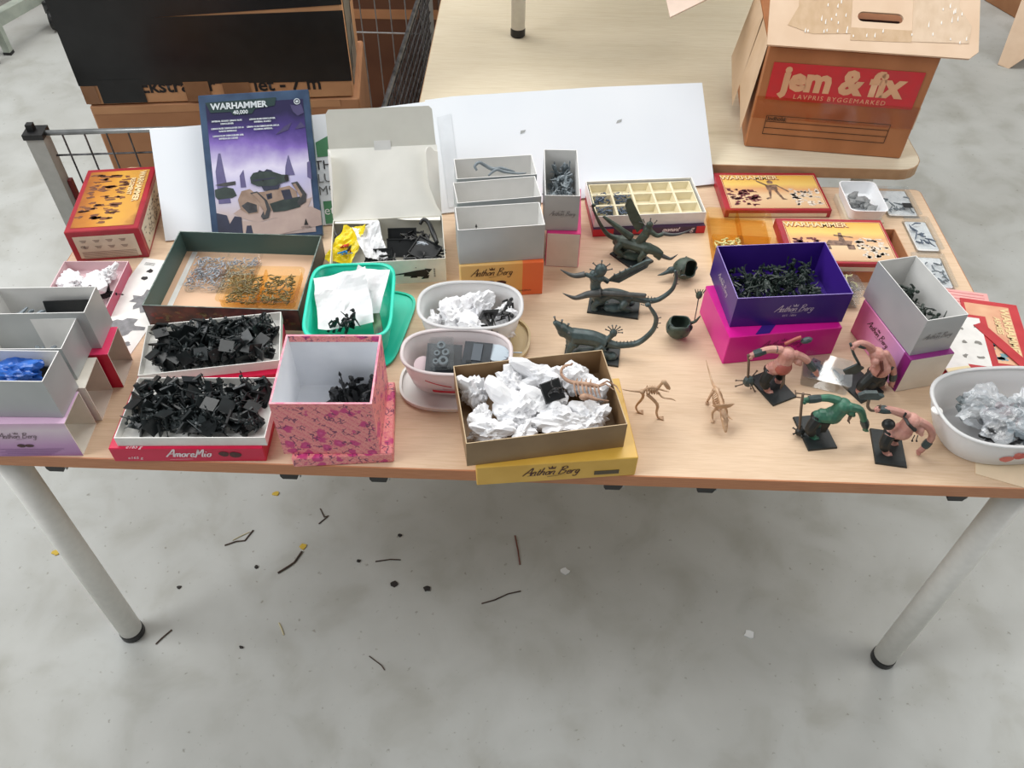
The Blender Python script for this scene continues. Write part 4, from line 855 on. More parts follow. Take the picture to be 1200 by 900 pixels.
for k, (x, y, rx, ry, rz, lab) in enumerate((
    (-.055, .098, .022, .020, .026, 'crumpled tissue wrap in upper left corner of brown tray'),
    (-.044, .045, .015, .020, .018, 'small rolled tissue wrap at the left side of brown tray'),
    (-.030, .016, .028, .016, .018, 'flattened tissue wrap in lower left corner of brown tray'),
    (.010, .066, .031, .036, .028, 'biggest crumpled tissue wrap, centre left of brown tray'),
    (.000, .118, .020, .018, .024, 'upright tissue wrap by rear wall of brown tray, left of centre'),
    (.046, .128, .030, .018, .024, 'wide tissue wrap by the rear wall of brown tray, centre'),
    (.098, .132, .024, .018, .026, 'tissue wrap with raised corner at rear right of brown tray'),
    (.125, .105, .016, .020, .022, 'tissue wrap at the right wall of brown tray above skeleton'),
    (.074, .040, .036, .018, .020, 'long flat tissue wrap at the front of brown tray'),
    (.124, .058, .021, .023, .020, 'tissue wrap in front right corner of brown tray'),
    (.020, .018, .012, .014, .016, 'tiny twisted tissue end at the front of brown tray'),
    (.060, .085, .020, .024, .014, 'tissue wrap beneath the black-based figure in brown tray'))):
    tissue(lab, x, y, zz, rx*1.13, ry*1.13, rz*1.12, 11+k, tails=2+k % 3)
for k, (x, y, z, rx, ry, rz, lab) in enumerate((
    (-.104, .304, .042, .034, .030, .034, 'big crumpled tissue at the left of the rear oval tub'),
    (-.066, .318, .050, .024, .022, .030, 'pointed tissue rising at the back of the rear oval tub'),
    (-.020, .306, .044, .022, .020, .022, 'tissue behind the dark figure at right of rear oval tub'),
    (-.072, .270, .040, .030, .016, .022, 'tissue along the front wall of rear oval tub'),
    (-.020, .276, .038, .020, .014, .020, 'small tissue in the right front of rear oval tub'),
    (-.140, .290, .036, .014, .020, .018, 'tissue at the left end of the rear oval tub'))):
    tissue(lab, x, y, T+z, rx, ry, rz, 40+k)
for k, (x, y, rx, ry, lab) in enumerate(((-.818, .388, .022, .026, 'tissue at left in the low rose pink tray'), (-.780, .392, .026, .026, 'tissue in the middle of the low rose pink tray'), (-.762, .416, .013, .013, 'tissue at the right rear of the low rose pink tray'))):
    tissue(lab, x, y, T+.017, rx, ry, .016, 60+k)
# folded paper in the mint tub
def paper(name, label, x, y, z, w, d, seed, amp, rot=(0, 0, 0), fold=None, mat=None, n=14, cat='paper', fr=3.):
    vs = []; fs = []
    for j in range(n+1):
        for i in range(n+1):
            u_, v_ = i/n-.5, j/n-.5; q = Vector((u_*fr+seed, v_*fr, seed*.7))
            zz_ = amp*((1-abs(noise.noise(q))*2)+.4*(1-abs(noise.noise(q*2.4))*2))
            if fold: zz_ += fold*abs(u_+v_*.4)
            e_ = 1+.10*noise.noise(Vector((u_*2, v_*2, seed+5)))
            vs.append((u_*w*e_, v_*d*e_, zz_))
    for j in range(n):
        for i in range(n): a = j*(n+1)+i; fs.append((a, a+1, a+n+2, a+n+1))
    o = B().add(vs, fs).build(name, mat or TIS, None, (x, y, z), [radians(a) for a in rot]); return tag(o, label, cat)
paper('paper_sheet', 'large white folded paper leaning in the mint tub', -.300, .318, T+.052, .094, .105, 3, .008, (24, -4, 12), .02, fr=1.3)
paper('paper_sheet', 'second white paper behind the first in the mint tub', -.262, .340, T+.050, .058, .10, 7, .006, (22, 8, -6), .02, fr=1.3)
B_ = B().prism([(-.010, -.03), (.008, -.032), (.010, .022), (-.006, .028)], 0, .002); o = tag(B_.build('green_card', M('leaf_green', (96, 130, 92), .5, (40, 60, 44), 40), None, (-.236, .272, T+.040), (radians(24), radians(-30), .1)), 'green and black card at the right side in the mint tub', 'card')
# bag in white carton
YB = M('yellow_bag', (240, 216, 24), .3, (226, 200, 20), 30, bump=.3, bscale=60)
yb_ = paper('plastic_bag', 'yellow and white plastic bag in the open white carton', -.320, .487, T+.040, .055, .085, 5, .007, (18, -10, -20), .02, YB, cat='bag')
paper('paper_sheet', 'white paper standing beside the yellow bag in white carton', -.283, .487, T+.046, .050, .075, 9, .006, (25, 12, 30), .03)
# blue bag in lilac stack tray
BLU = M('blue_bag', (48, 108, 196), .25, (30, 80, 160), 40, bump=.3, bscale=80)
tissue('crumpled blue bag in the silver tray at front left', -.735, .050, T+.078+.052, .046, .022, .020, 75, mat=BLU, tails=3)
BLK = M('black_card', (22, 24, 25), .4, (30, 32, 33), 40)
o = B().box((0, 0, .028), (.075, .002, .056)).box((0, .006, .027), (.07, .001, .052)).build('black_card', BLK, None, (-.712, .196, T+.082), (radians(-14), 0, radians(6))); tag(o, 'black card standing in the rear left silver tray', 'card')
o = B().box((0, 0, .022), (.135, .002, .044)).build('black_card', BLK, None, (-.742, .066, T+.081), (radians(-8), 0, radians(2))); tag(o, 'black card behind the blue bag in front left tray', 'card')

# ================================================================== MINIATURES
SLATE = M('black_green_plastic', (42, 50, 51), .40, (28, 34, 35), 60); DGREEN = M('dark_green_plastic', (40, 54, 46), .42, (26, 36, 31), 60)
BASEM = M('base_plastic', (34, 40, 41), .36, (25, 29, 30), 60); GREYP = M('grey_plastic', (132, 142, 148), .4, (110, 120, 126), 60); JET = M('jet_plastic', (17, 18, 19), .4, (24, 25, 26), 60)
FIGV = []
def figure_mesh(seed):
    r = random.Random(seed); b = B(); lean = r.uniform(-2, 2); st = r.uniform(2, 4.5)
    for s in (-1, 1): b.tube([(s*st, r.uniform(-2, 2), 3), (s*st*.9, r.uniform(-2, 1), 9), (s*1.6, 0, 15)], [2.2, 1.8, 2.4], 5)
    b.ell((lean*.4, 0, 19), (4.0, 2.9, 5.6), nu=7, nv=5); b.ell((lean, -1, 27.5), (2.5, 2.7, 2.9), nu=7, nv=5)
    k = seed % 5
    b.tube([(lean+1, -2.5, 28), (lean+1.5, -5, 26.6)], [1.5, .6], 5)                       # snout or visor
    ax = r.uniform(5, 8); b.tube([(-3.6, 0, 23), (-ax, -2, 18), (-ax+1, -6, 17)], [1.7, 1.4, 1.2], 5)
    b.tube([(3.6, 0, 23), (ax, -1, 18.5), (ax, -5, 20)], [1.7, 1.4, 1.2], 5)
    if k in (0, 1, 3): b.tube([(ax, -5, 2 if k else 8), (ax+.6, -5, 30+2*k)], [.75, .75], 4).tube([(ax+.6, -5, 30+2*k), (ax+.6, -5, 35+2*k)], [1.9, .2], 4)
    if k in (2, 4): b.tube([(ax, -4, 20), (ax-1, -10, 22), (ax-3, -17, 24)], [1.0, .9, .5], 4)
    if k in (1, 2): b.prism([(-4.5, -6), (4.5, -6), (5, 1), (0, 7), (-5, 1)], -.6, .6, Matrix.Translation((-ax-.5, -5, 18)) @ Matrix.Rotation(radians(65), 4, 'X'))
    if k in (0, 4): b.tube([(0, 2.6, 16), (0, 7, 11), (2, 11, 8), (4, 14, 9)], [1.3, 1.0, .7, .3], 4)   # tail or cloak strap
    if k == 3: b.prism([(-4, 0), (4, 0), (5.5, -14), (-5.5, -14)], 0, .8, Matrix.Translation((0, 3.2, 24)) @ Matrix.Rotation(radians(76), 4, 'X'))
    return b.mesh('figure', SLATE, scale=.001)
FIGV = [figure_mesh(s) for s in range(10)]
FIGG = []
for m in FIGV: c = m.copy(); c.materials.clear(); c.materials.append(DGREEN); FIGG.append(c)
FIGJ = []
for m in FIGV: c = m.copy(); c.materials.clear(); c.materials.append(JET); FIGJ.append(c)
FIGY = []
for m in FIGV: c = m.copy(); c.materials.clear(); c.materials.append(GREYP); FIGY.append(c)
def square_base(w=22, mat=BASEM):
    b = B(); a = w/2; q = a*.90; b.add([(-a, -a, 0), (a, -a, 0), (a, a, 0), (-a, a, 0), (-q, -q, 3), (q, -q, 3), (q, q, 3), (-q, q, 3)], [(3, 2, 1, 0), (4, 5, 6, 7), (0, 1, 5, 4), (1, 2, 6, 5), (2, 3, 7, 6), (3, 0, 4, 7)]); return b.mesh('base', mat, scale=.001)
BASE22 = square_base(); BASE22J = square_base(24, JET)
rb_ = B().lathe([(12, 0), (11, 3)], 14).mesh('base', BASEM, scale=.001)
def mini(label, group, loc, rot, fig, base=None, s=1.0, cat='miniature', name='miniature_figure'):
    o = bpy.data.objects.new(name, None); C.objects.link(o); o.empty_display_size = .01; o.location = loc; o.rotation_euler = rot; o.scale = (s, s, s); tag(o, label, cat, group)
    if base: link('base', base, o)
    link('figure', fig, o); return o
def heap(label, group, x, y, z, rot, w, d, layers, seed, figs, base=BASE22, step=.0205, dz=.009, s=1.0, updown=.4, dome=0., where=''):
    rnd = random.Random(seed); R = Matrix.Rotation(radians(rot), 4, 'Z'); n = 0
    for L_ in range(layers):
        nx = int(w/step); ny = int(d/step)
        for i in range(nx):
            for j in range(ny):
                if L_ and rnd.random() < .12: continue
                lx = (i+.5)/nx*w-w/2+rnd.uniform(-.004, .004); ly = (j+.5)/ny*d-d/2+rnd.uniform(-.004, .004)
                lx = max(-w/2, min(w/2, lx)); ly = max(-d/2, min(d/2, ly))
                if rnd.random() < updown: up = Vector((rnd.gauss(0, .4), rnd.gauss(-.25, .4), rnd.choice((-1, 1, -1))))
                else: up = Vector((rnd.gauss(0, 1), rnd.gauss(0, 1), rnd.gauss(0, .45)))
                up.normalize(); q = up.to_track_quat('Z', 'Y').to_matrix().to_4x4() @ Matrix.Rotation(rnd.uniform(0, 2*pi), 4, 'Z')
                # keep the figure inside the tray: its middle, not its base, sits on the grid point
                hh = z+.010+L_*dz+rnd.uniform(-.002, .003)+dome*max(0, 1-(lx/(w/2))**2)*(1-(ly/(d/2))**2)
                mid = up*.012*s; p = R @ Vector((lx-mid.x, ly-mid.y, 0)); zc = max(z+.004, hh-mid.z)
                fig = rnd.choice(figs); kind = figs.index(fig) % 5
                pose = ('inverted' if up.z < -.45 else 'upright' if up.z > .6 else 'toppled'); gear = ('with polearm', 'with spear and shield', 'with round shield', 'with cloak and spear', 'with curved blade')[kind]
                lb = '%s %s, %s, %s %s of %s' % (label, gear, pose, ('front', 'centre', 'rear')[min(2, int((ly/d+.5)*3))], ('left end', 'left half', 'middle', 'right half', 'right end')[min(4, int((lx/w+.5)*5))], where)
                mini(lb, group, (x+p.x, y+p.y, zc), q.to_euler(), fig, base, s); n += 1
    return n
heap('black foot soldier', 'soldiers heaped in the near long tray', -.483, .068, T+.034, 2.6, .194, .096, 3, 21, FIGV, dz=.0085, updown=.28, where='front long tray')
heap('black foot soldier', 'soldiers heaped in the far long tray', -.499, .210, T+.034, 11.4, .186, .090, 3, 22, FIGV, dz=.008, updown=.28, where='rear long tray')
heap('dark green figure', 'figures heaped in the violet tray', .447, .350, T+.066, 6.3, .150, .100, 3, 23, FIGG, base=None, step=.0205, dz=.010, updown=.3, dome=.006, s=1.1, where='violet tray')
heap('dark figure', 'figures in the turned silver tray', .664, .282, T+.080, 14.6, .030, .095, 4, 24, FIGG, base=None, step=.0165, dz=.010, s=1.25, updown=.5, where='turned silver tray')
heap('grey figure', 'grey figures in the narrow silver tray', .080, .592, T+.083, .9, .040, .12, 3, 25, FIGY, base=None, step=.020, dz=.015, s=1.15, where='narrow silver tray')
# single figures
def one(label, x, y, z, fig, base=None, s=1.0, rot=(0, 0, 0)): return mini(label, None, (x, y, T+z), [radians(a) for a in rot], fig, base, s)
one('dark spear figure standing tallest in the pink gift box', -.270, .096, .027, FIGJ[3], BASE22J, 2.0, (4, -8, 40))
one('dark figure on square base in the middle of the gift box', -.252, .120, .027, FIGJ[1], BASE22J, 1.7, (-5, 4, 200))
one('dark figure leaning at the right wall of the gift box', -.232, .092, .026, FIGJ[4], BASE22J, 1.5, (0, -6, 120))
one('small dark figure lying at the front right of the gift box', -.244, .070, .036, FIGJ[2], BASE22J, 1.1, (70, 0, 160))
one('dark broken figure at the rear right of the gift box', -.226, .124, .027, FIGJ[0], BASE22J, 1.6, (4, 0, 80))
for k, (x, y, a, lab) in enumerate(((-.318, .262, 20, 'black figure with raised arms at left in the mint tub'), (-.296, .255, 150, 'black figure in the middle at the front of the mint tub'), (-.278, .268, 250, 'black figure with curved blade in the mint tub'), (-.300, .275, 80, 'black figure at the back of the cluster in mint tub'))):
    one(lab, x, y, .030+.004*k, FIGJ[k*2], None, 1.25, (40*(k % 2), 25-20*k, a))
one('black figure with big square base facing up in the rear oval tub', -.044, .272, .078, FIGJ[1], BASE22J, 1.25, (112, 10, 20))
one('black bent figure at centre right in the rear oval tub', -.040, .300, .060, FIGJ[2], None, 1.4, (80, 20, 60)); one('black figure at the right end of the rear oval tub', -.018, .288, .062, FIGJ[4], None, 1.3, (75, -30, 170))
one('lone black figure standing in the foremost silver tray', -.084, .452, .080, FIGJ[3], None, 1.25, (0, 0, 30))
one('black crouching figure on square base among tissue in the brown tray', .062, .083, .097, FIGJ[0], BASE22J, 1.35, (38, -10, 20))
for k, (x, y, lab) in enumerate(((-.772, .350, 'black figure at the front right in rose pink tray'), (-.757, .372, 'black figure at the right wall of rose pink tray'), (-.785, .368, 'black figure half under tissue in rose pink tray'))):
    one(lab, x, y, .012, FIGJ[k], BASE22J, 1.0, (80, 20*k, 70*k))
# loose bits that nobody could count
def bits(name, label, x, y, z, w, d, h, n, mat, seed, thick=.0008, length=.010, curl=.5, rot=0, rings=False, group=None):
    rnd = random.Random(seed); b = B()
    for k in range(n):
        p = Vector((rnd.uniform(-w/2, w/2), rnd.uniform(-d/2, d/2), rnd.uniform(thick, h))); a = rnd.uniform(0, 2*pi); L_ = length*rnd.uniform(.5, 1.2)
        dr = Vector((cos(a), sin(a), rnd.uniform(-.3, .3))); sd = Vector((-sin(a), cos(a), rnd.uniform(-.3, .3)))*rnd.uniform(-curl, curl)
        pts = [p-dr*L_/2, p+sd*L_*.5, p+dr*L_/2]
        for q in pts: q.x = max(-w/2, min(w/2, q.x)); q.y = max(-d/2, min(d/2, q.y)); q.z = max(thick, min(h*1.15, q.z))
        b.tube(pts, [thick, thick*1.5, thick*.7], 4)
    return tag(b.build(name, mat, None, (x, y, z), (0, 0, radians(rot))), label, 'plastic bits', group, 'stuff')
LG = M('pale_grey_bits', (176, 182, 190), .35, (120, 126, 134), 200); WIRE = M('olive_bits', (128, 112, 62), .4, (96, 84, 44), 100); CRB = M('cream_bits', (226, 220, 160), .4, (206, 196, 130), 100); BLG = M('blue_grey_bits', (96, 112, 134), .4, (70, 84, 104), 100)
bits('loose_bits', 'loose pale grey parts in left half of the clear blister', -.588, .434, T+.004, .056, .086, .013, 200, LG, 1, rot=-1.5); bits('loose_bits', 'loose pale grey parts in right half of the clear blister', -.526, .436, T+.004, .054, .086, .013, 170, LG, 2, rot=-1.5)
bits('loose_bits', 'wiry olive parts in left half of the amber blister', -.492, .366, T+.0245, .056, .068, .012, 130, WIRE, 3, length=.016, curl=.9); bits('loose_bits', 'wiry olive parts in right half of the amber blister', -.432, .372, T+.0245, .054, .074, .012, 130, WIRE, 4, length=.016, curl=.9)
bits('loose_bits', 'pale cream parts in a cell of the large amber blister', .418, .565, T+.003, .05, .045, .014, 60, CRB, 5, .0014, .014)
for k, (x, y, lab) in enumerate(((.168, .652, 'grey parts in second row first cell of the compartment tray'), (.211, .657, 'grey parts in second row second cell of the compartment tray'), (.172, .634, 'grey parts in front row first cell of the compartment tray'), (.216, .640, 'grey parts in front row second cell of the compartment tray'))):
    bits('loose_bits', lab, x, y+(.028 if k < 2 else .004), T+.027, .034, .028, .013, 45, BLG, 10+k, .0010, .014, rot=6.8)
bits('loose_bits', 'pale grey frame parts in the middle silver tray at left', -.735, .118, T+.080, .05, .04, .03, 26, GREYP, 15, .0025, .03, .4); bits('loose_bits', 'pale grey frame parts leaning in the rear left silver tray', -.757, .180, T+.081, .045, .03, .055, 22, GREYP, 16, .0022, .025, .4)
bits('loose_bits', 'dark parts at the bottom of empty middle silver tray', -.036, .53, T+.08, .03, .02, .006, 5, GREYP, 17, .001, .012)
for k, (x, y, w, d, lab, m) in enumerate(((.805, .742, .056, .07, 'grey sprue inside the case by maple table', GREYP), (.822, .628, .036, .07, 'blue-grey parts inside the case along the table edge', BLG), (.808, .512, .044, .07, 'grey parts in the case beside the deep silver tray', GREYP), (.600, .438, .06, .045, 'cream parts inside the topmost clear tray of the stack', CRB))):
    bits('loose_bits', lab, x, y, T+(.0018 if k < 3 else .0275), w, d, .0075, 13, m, 20+k, .0012, .022, .3)
for k, (x, y, z) in enumerate(((.700, .728, .0), (.712, .716, .0), (.718, .700, .0), (.708, .705, .006), (.722, .690, .0), (.698, .705, .0), (.726, .678, .0))):
    me = crumple(90+k, .012, .011, .008, 2); me.materials.clear(); me.materials.append(M('grey_lump', (138, 140, 140), .6, (120, 122, 122), 90)); tag(link('resin_lump', me, None, (x, y, T+.0168+.010+z)), 'grey lump in the little square white tub', 'lump', 'grey lumps in the small tub')
o = B().box((0, 0, 0), (.018, .016, .001)).build('black_label', JET, None, (.818, .722, T+.0118)); tag(o, 'small black label on the case by the maple table', 'label')
# long-necked parts, rearmost silver tray
def neck(label, pts, rads, mat): 
    o = B().tube(pts, rads, 7).build('curved_part', mat, None, smooth=True); return tag(o, label, 'plastic part')
z0 = T+.115
neck('grey hooked neck part in the rearmost silver tray', [(-.082, .600, z0+.030), (-.086, .605, z0+.036), (-.078, .610, z0+.041), (-.066, .612, z0+.033), (-.052, .612, z0+.026), (-.035, .610, z0+.030), (-.01, .608, z0+.024)], [.002, .003, .0032, .0036, .004, .0032, .0015], GREYP)
neck('second grey curved part in the rearmost silver tray', [(-.060, .596, z0+.022), (-.045, .598, z0+.034), (-.030, .598, z0+.030), (-.005, .600, z0+.026), (.012, .602, z0+.026)], [.002, .003, .003, .0022, .001], GREYP)
one('grey spindly figure in the rearmost silver tray', -.052, .604, .112, FIGY[3], None, 1.0, (80, 0, 60))
# black slabs and sprues in the white carton
def plate(label, x, y, z, w, d, rot, th=.004, mat=BLK):
    o = thing('unit_tray', label, 'plastic tray', (x, y, T+z), rot=Euler([radians(a) for a in rot], 'XYZ')); B().box((0, 0, th/2), (w, d, th)).build('plate', mat, o)
    for sy in (-1, 1): B().box((0, sy*(d/2-.001), th), (w, .002, .005)).build('lip', mat, o)
    for sx in (-1, 1): B().box((sx*(w/2-.001), 0, th), (.002, d, .005)).build('lip', mat, o)
    return o
plate('flat black tray standing at the back of the white carton', -.225, .533, .034, .055, .035, (55, 0, 5)); plate('black tray across the middle of the white carton', -.222, .500, .032, .058, .035, (42, 6, 10)); plate('black tray at front left among sprues in the white carton', -.262, .472, .034, .052, .028, (50, -4, 4))
plate('black hull part at right in the white carton', -.178, .495, .026, .05, .045, (18, 14, -24), .012); plate('black slab lying in the front right of the white carton', -.185, .462, .020, .06, .03, (10, 4, 14), .008)
for k, (x, y, z, lab) in enumerate(((-.330, .520, .030, 'black sprue pieces at the rear left of white carton'), (-.262, .456, .024, 'black sprue pieces at the front left of white carton'), (-.205, .458, .022, 'black sprue pieces at the front middle of white carton'), (-.166, .478, .020, 'black sprue pieces at the front right of white carton'), (-.200, .525, .030, 'black sprue pieces in the rear middle of white carton'))):
    bits('sprue_bits', lab, x, y, T+z-.014, .055, .04, .030, 40, JET, 30+k, .0016, .022, .5)
neck('black crooked limb at the right rear of white carton', [(-.190, .540, T+.060), (-.183, .545, T+.068), (-.172, .538, T+.064), (-.162, .520, T+.052), (-.154, .500, T+.048)], [.003, .004, .004, .005, .004], JET)
bits('loose_bits', 'white slotted vents at right in the white carton', -.176, .486, T+.052, .03, .012, .002, 3, LG, 36, .0016, .026, .05)
for k, (x, y, c, lab) in enumerate(((-.326, .492, (206, 40, 52), 'red twisted piece on the yellow bag'), (-.338, .464, (40, 140, 214), 'blue piece at the front left of white carton'), (-.326, .468, (60, 80, 50), 'green piece by the blue piece in white carton'), (-.312, .464, (120, 36, 40), 'dark red piece at the front of the yellow bag'))):
    m = FIGV[k+2].copy(); m.materials.clear(); m.materials.append(M('bit_%d' % k, c, .4)); mini(lab, None, (x, y, T+.044), (radians(60), radians(30*k), k), m, None, .8)
# vehicle parts in the front oval tub
GM = M('gunmetal_plastic', (52, 58, 64), .4, (40, 45, 50), 50)
o = thing('vehicle_part', 'dark flat hull plate under the clear case in front oval tub', 'plastic part', (-.112, .186, T+.040), rot=Euler((radians(14), radians(4), radians(4)), 'XYZ')); B().prism([(-.034, -.032), (.026, -.034), (.028, .034), (-.030, .036)], 0, .008).build('plate', GM, o); B().box((0, 0, .010), (.03, .03, .006)).build('hatch', BLK, o)
o = thing('vehicle_part', 'dark slotted hull part at the middle of front oval tub', 'plastic part', (-.058, .196, T+.046), rot=Euler((radians(20), radians(-3), radians(-8)), 'XYZ')); B().box((0, 0, .008), (.046, .046, .016)).build('hull', GM, o)
for k in (-1, 1):
    for q in range(3): B().box((k*.011+q*.0035-.0035, -.014, .0165), (.0024, .005, .001)).build('slot', BLK, o)
B().box((0, .004, .0165), (.016, .03, .003)).build('ridge', M('grey_blue_plastic', (84, 92, 100), .4), o)
tag(B().prism([(.022*cos(radians(a)), .016*sin(radians(a))) for a in range(0, 360, 30)], 0, .003).tube([(.015, -.004, .003), (.04, -.006, .004)], .0012, 5).tube([(.018, .004, .003), (.042, .008, .004)], .001, 5).build('round_part', M('pale_blue_plastic', (176, 190, 200), .35), None, (-.028, .196, T+.060), (radians(14), 0, radians(-12))), 'pale blue round part with thin prongs in front oval tub', 'plastic part')
tag(B().lathe([(.018, 0), (.018, .002)], 24).build('round_card', M('pale_pink_disc', (236, 214, 218), .5), None, (-.146, .180, T+.040), (radians(20), radians(20), 0)), 'pale pink disc at the left end of front oval tub', 'card')
k_ = case('clear case of round grey fittings lying in the front oval tub', -.116, .186, T+.060, 4, .036, .050, .016); k_.rotation_euler = (radians(20), 0, radians(4))
for k, (dx, dy, r_) in enumerate(((-.002, .014, .007), (.006, .002, .006), (-.008, .0, .005), (.003, -.012, .008), (-.009, -.014, .005))):
    tag(B().lathe([(r_*.5, 0), (r_, 0), (r_, .006), (r_*.5, .006)], 16, close=True).build('round_fitting', GREYP, None, (-.116+dx, .186+dy, T+.064+dy*.34), (radians(20), 0, 0)), 'round grey fitting inside the clear case in front oval tub', 'plastic part', 'round fittings in the clear case')
# bag of parts in the white tub
BAG = clear('bag_film', (248, 250, 252), .07, .2)
_n, _l = nodes_of(BAG); _mx = [k for k in _n if k.bl_idname == 'ShaderNodeMixShader'][0]; _m2 = _n.new('ShaderNodeMixShader'); _m2.inputs[0].default_value = .26; _df = _n.new('ShaderNodeBsdfDiffuse'); _df.inputs[0].default_value = (.86, .88, .9, 1)
_l.new(_mx.outputs[0], _m2.inputs[1]); _l.new(_df.outputs[0], _m2.inputs[2]); _l.new(_m2.outputs[0], _n['Material Output'].inputs[0]); PLUM = M('plum_bits', (120, 84, 92), .5, (90, 60, 68), 60); GRY2 = M('grey_sheet_plastic', (120, 128, 130), .45, (96, 104, 106), 40)
for k, (x, y, rx, ry, rz, lab) in enumerate(((.748, .122, .040, .030, .026, 'shiny clear bag at left in the white tub'), (.768, .086, .044, .024, .022, 'shiny clear bag at the front in the white tub'), (.815, .116, .036, .030, .024, 'shiny clear bag at right in the white tub'))):
    me = crumple(110+k, rx, ry, rz, 4, tails=3); me.materials.clear(); me.materials.append(BAG); tag(link('clear_bag', me, None, (x, y, T+.046), (0, 0, .3*k)), lab, 'bag')
for k, (x, y, m, lab) in enumerate(((.745, .128, GRY2, 'grey parts inside the left clear bag in white tub'), (.775, .108, PLUM, 'plum coloured parts in the middle of the white tub'), (.805, .122, GRY2, 'grey parts inside the right clear bag in white tub'), (.760, .085, JET, 'dark parts under the front clear bag in white tub'), (.79, .082, GREYP, 'pale parts at the front right in the white tub'))):
    bits('loose_bits', lab, x, y, T+.026, .055, .04, .028, 34, m, 50+k, .0042, .026, .4)

# ================================================================== BEASTS (tube and ellipsoid sculpts, millimetres)
BST = M('beast_green_grey', (78, 94, 94), .42, (58, 72, 72), 70, bump=.3, bscale=300); BST2 = M('beast_olive', (74, 88, 76), .48, (54, 66, 56), 70, bump=.3, bscale=300); HORN = M('horn_grey', (88, 90, 88), .45, (66, 68, 68), 60); DBASE = M('dark_base', (34, 42, 42), .5, (26, 31, 31), 40, bump=.3, bscale=200)
def rect_base(o, w, d, rot, mat=DBASE, h=3.5, name='base'):
    b = B(); a, c = w/2, d/2; p, q = a-.8, c-.8; b.add([(-a, -c, 0), (a, -c, 0), (a, c, 0), (-a, c, 0), (-p, -q, h), (p, -q, h), (p, q, h), (-p, q, h)], [(3, 2, 1, 0), (4, 5, 6, 7), (0, 1, 5, 4), (1, 2, 6, 5), (2, 3, 7, 6), (3, 0, 4, 7)])
    return b.build(name, mat, o, rot=(0, 0, radians(rot)), scale=.001)
def spikes(o, pts, mat, L=4, r=1.3, name='spike', dirs=None):
    for k, p in enumerate(pts):
        d = Vector(dirs[k]) if dirs else Vector((0, 0, 1)); p = Vector(p); B().tube([p, p+d.normalized()*L*.7, p+d.normalized()*L], [r, r*.8, r*1.5], 5).build(name, mat, o, scale=.001)
# --- middle beast
o = thing('horned_beast', 'grey-green horned beast with raised blade, on a dark slab base, middle of three', 'miniature', (.181, .383, T)); rect_base(o, 94, 46, -8.6)
def f(b):
    b.ell((-27, 0, 25), (15, 12, 15)); b.tube([(-27, 0, 27), (-6, 0, 36), (20, 0, 27)], [13, 10, 12], 10); b.ell((20, 0, 26), (13, 12, 13))
    for s in (-1, 1):
        b.tube([(-30, 8*s, 22), (-38, 10*s, 12), (-34, 11*s, 4)], [7, 5, 4], 8); b.ell((-36, 11*s, 5), (7, 5, 3)); b.tube([(20, 8*s, 24), (14, 13*s, 16), (28, 12*s, 10), (26, 12*s, 4)], [9, 7, 4.5, 4], 8); b.ell((24, 12*s, 5), (7, 5, 3))
    b.tube([(-30, 0, 32), (-38, -1, 50), (-38, -1, 68)], [11, 10, 9], 10); b.ell((-38, -1, 68), (12, 11, 10)); b.tube([(-38, -1, 74), (-32, -2, 90)], [8, 10], 8); b.ell((-32, -2, 91), (12, 11, 12.5)); b.ell((-39, -8, 86), (5, 5, 4)); b.ell((-44, 4, 78), (7, 7, 6)); b.ell((-30, -8, 76), (7, 6, 6))
    b.tube([(-42, -8, 74), (-50, -9, 82), (-60, -9, 86)], [5, 4.5, 4], 8); b.tube([(-32, 6, 70), (-22, 7, 62), (-14, 5, 58)], [5, 5, 5], 8)
    b.tube([(30, 0, 30), (42, 0, 26), (56, 0, 21), (70, 0, 21), (84, 1, 27), (101, 2, 48), (104, 2, 75), (99, 2, 92)], [9, 7.5, 6.2, 5.4, 4.8, 4.2, 3.6, 2.6], 8)
    b.ell((2, -6, 6), (24, 12, 9)); b.ell((-20, 8, 5), (12, 8, 7)); b.ell((26, 10, 5), (14, 8, 6))
sculpt_part('body', f, BST, o, 1.3)
B().tube([(-60, -9, 86), (-74, -9, 82), (-86, -9, 84), (-104, -9, 95)], [5.5, 4.8, 3.4, .5], 8).build('horn', HORN, o, smooth=True, scale=.001); B().tube([(-28, -13, 48), (-51, -13, 43), (-66, -13, 36), (-77, -13, 34), (-97, -13, 44)], [7.2, 6.4, 5, 3.6, .5], 8).build('horn', HORN, o, smooth=True, scale=.001)
B().tube([(-30, -13, 47), (10, -13, 46), (48, -13, 44), (52, -13, 44)], [5, 4.6, 4.6, 3.5], 8).build('bone_club', HORN, o, smooth=True, scale=.001)
B().prism([(-16, 62), (4, 58), (50, 95), (54, 112), (46, 110), (-8, 72)], -2, 2, Matrix.Translation((0, 5, 0)) @ Matrix.Rotation(pi/2, 4, 'X')).build('blade', BST, o, scale=.001)
for k in range(3): B().tube([(-6+4*k, 2.4, 64+1*k), (46+1*k, 2.4, 102-3.5*k)], .8, 5).build('blade_ridge', HORN, o, scale=.001)
spikes(o, [(-6+9*k, 5, 72+6.2*k) for k in range(4)], HORN, 5); spikes(o, [(-40, -2, 99), (-32, -2, 102), (-24, -2, 98), (-42, -2, 90), (-21, -2, 91)], HORN, 10, 1.2, 'crest_spike', [(-.8, 0, .8), (0, 0, 1), (.8, 0, .8), (-1, 0, .2), (1, 0, .3)])
spikes(o, [(42+6*k, 0, 31-1.4*k+.0*k) for k in range(6)], HORN, 5, .8); spikes(o, [(105, 2, 60), (106, 2, 70), (104, 2, 82)], HORN, 5, .8, 'spike', [(1, 0, 0.2)]*3)
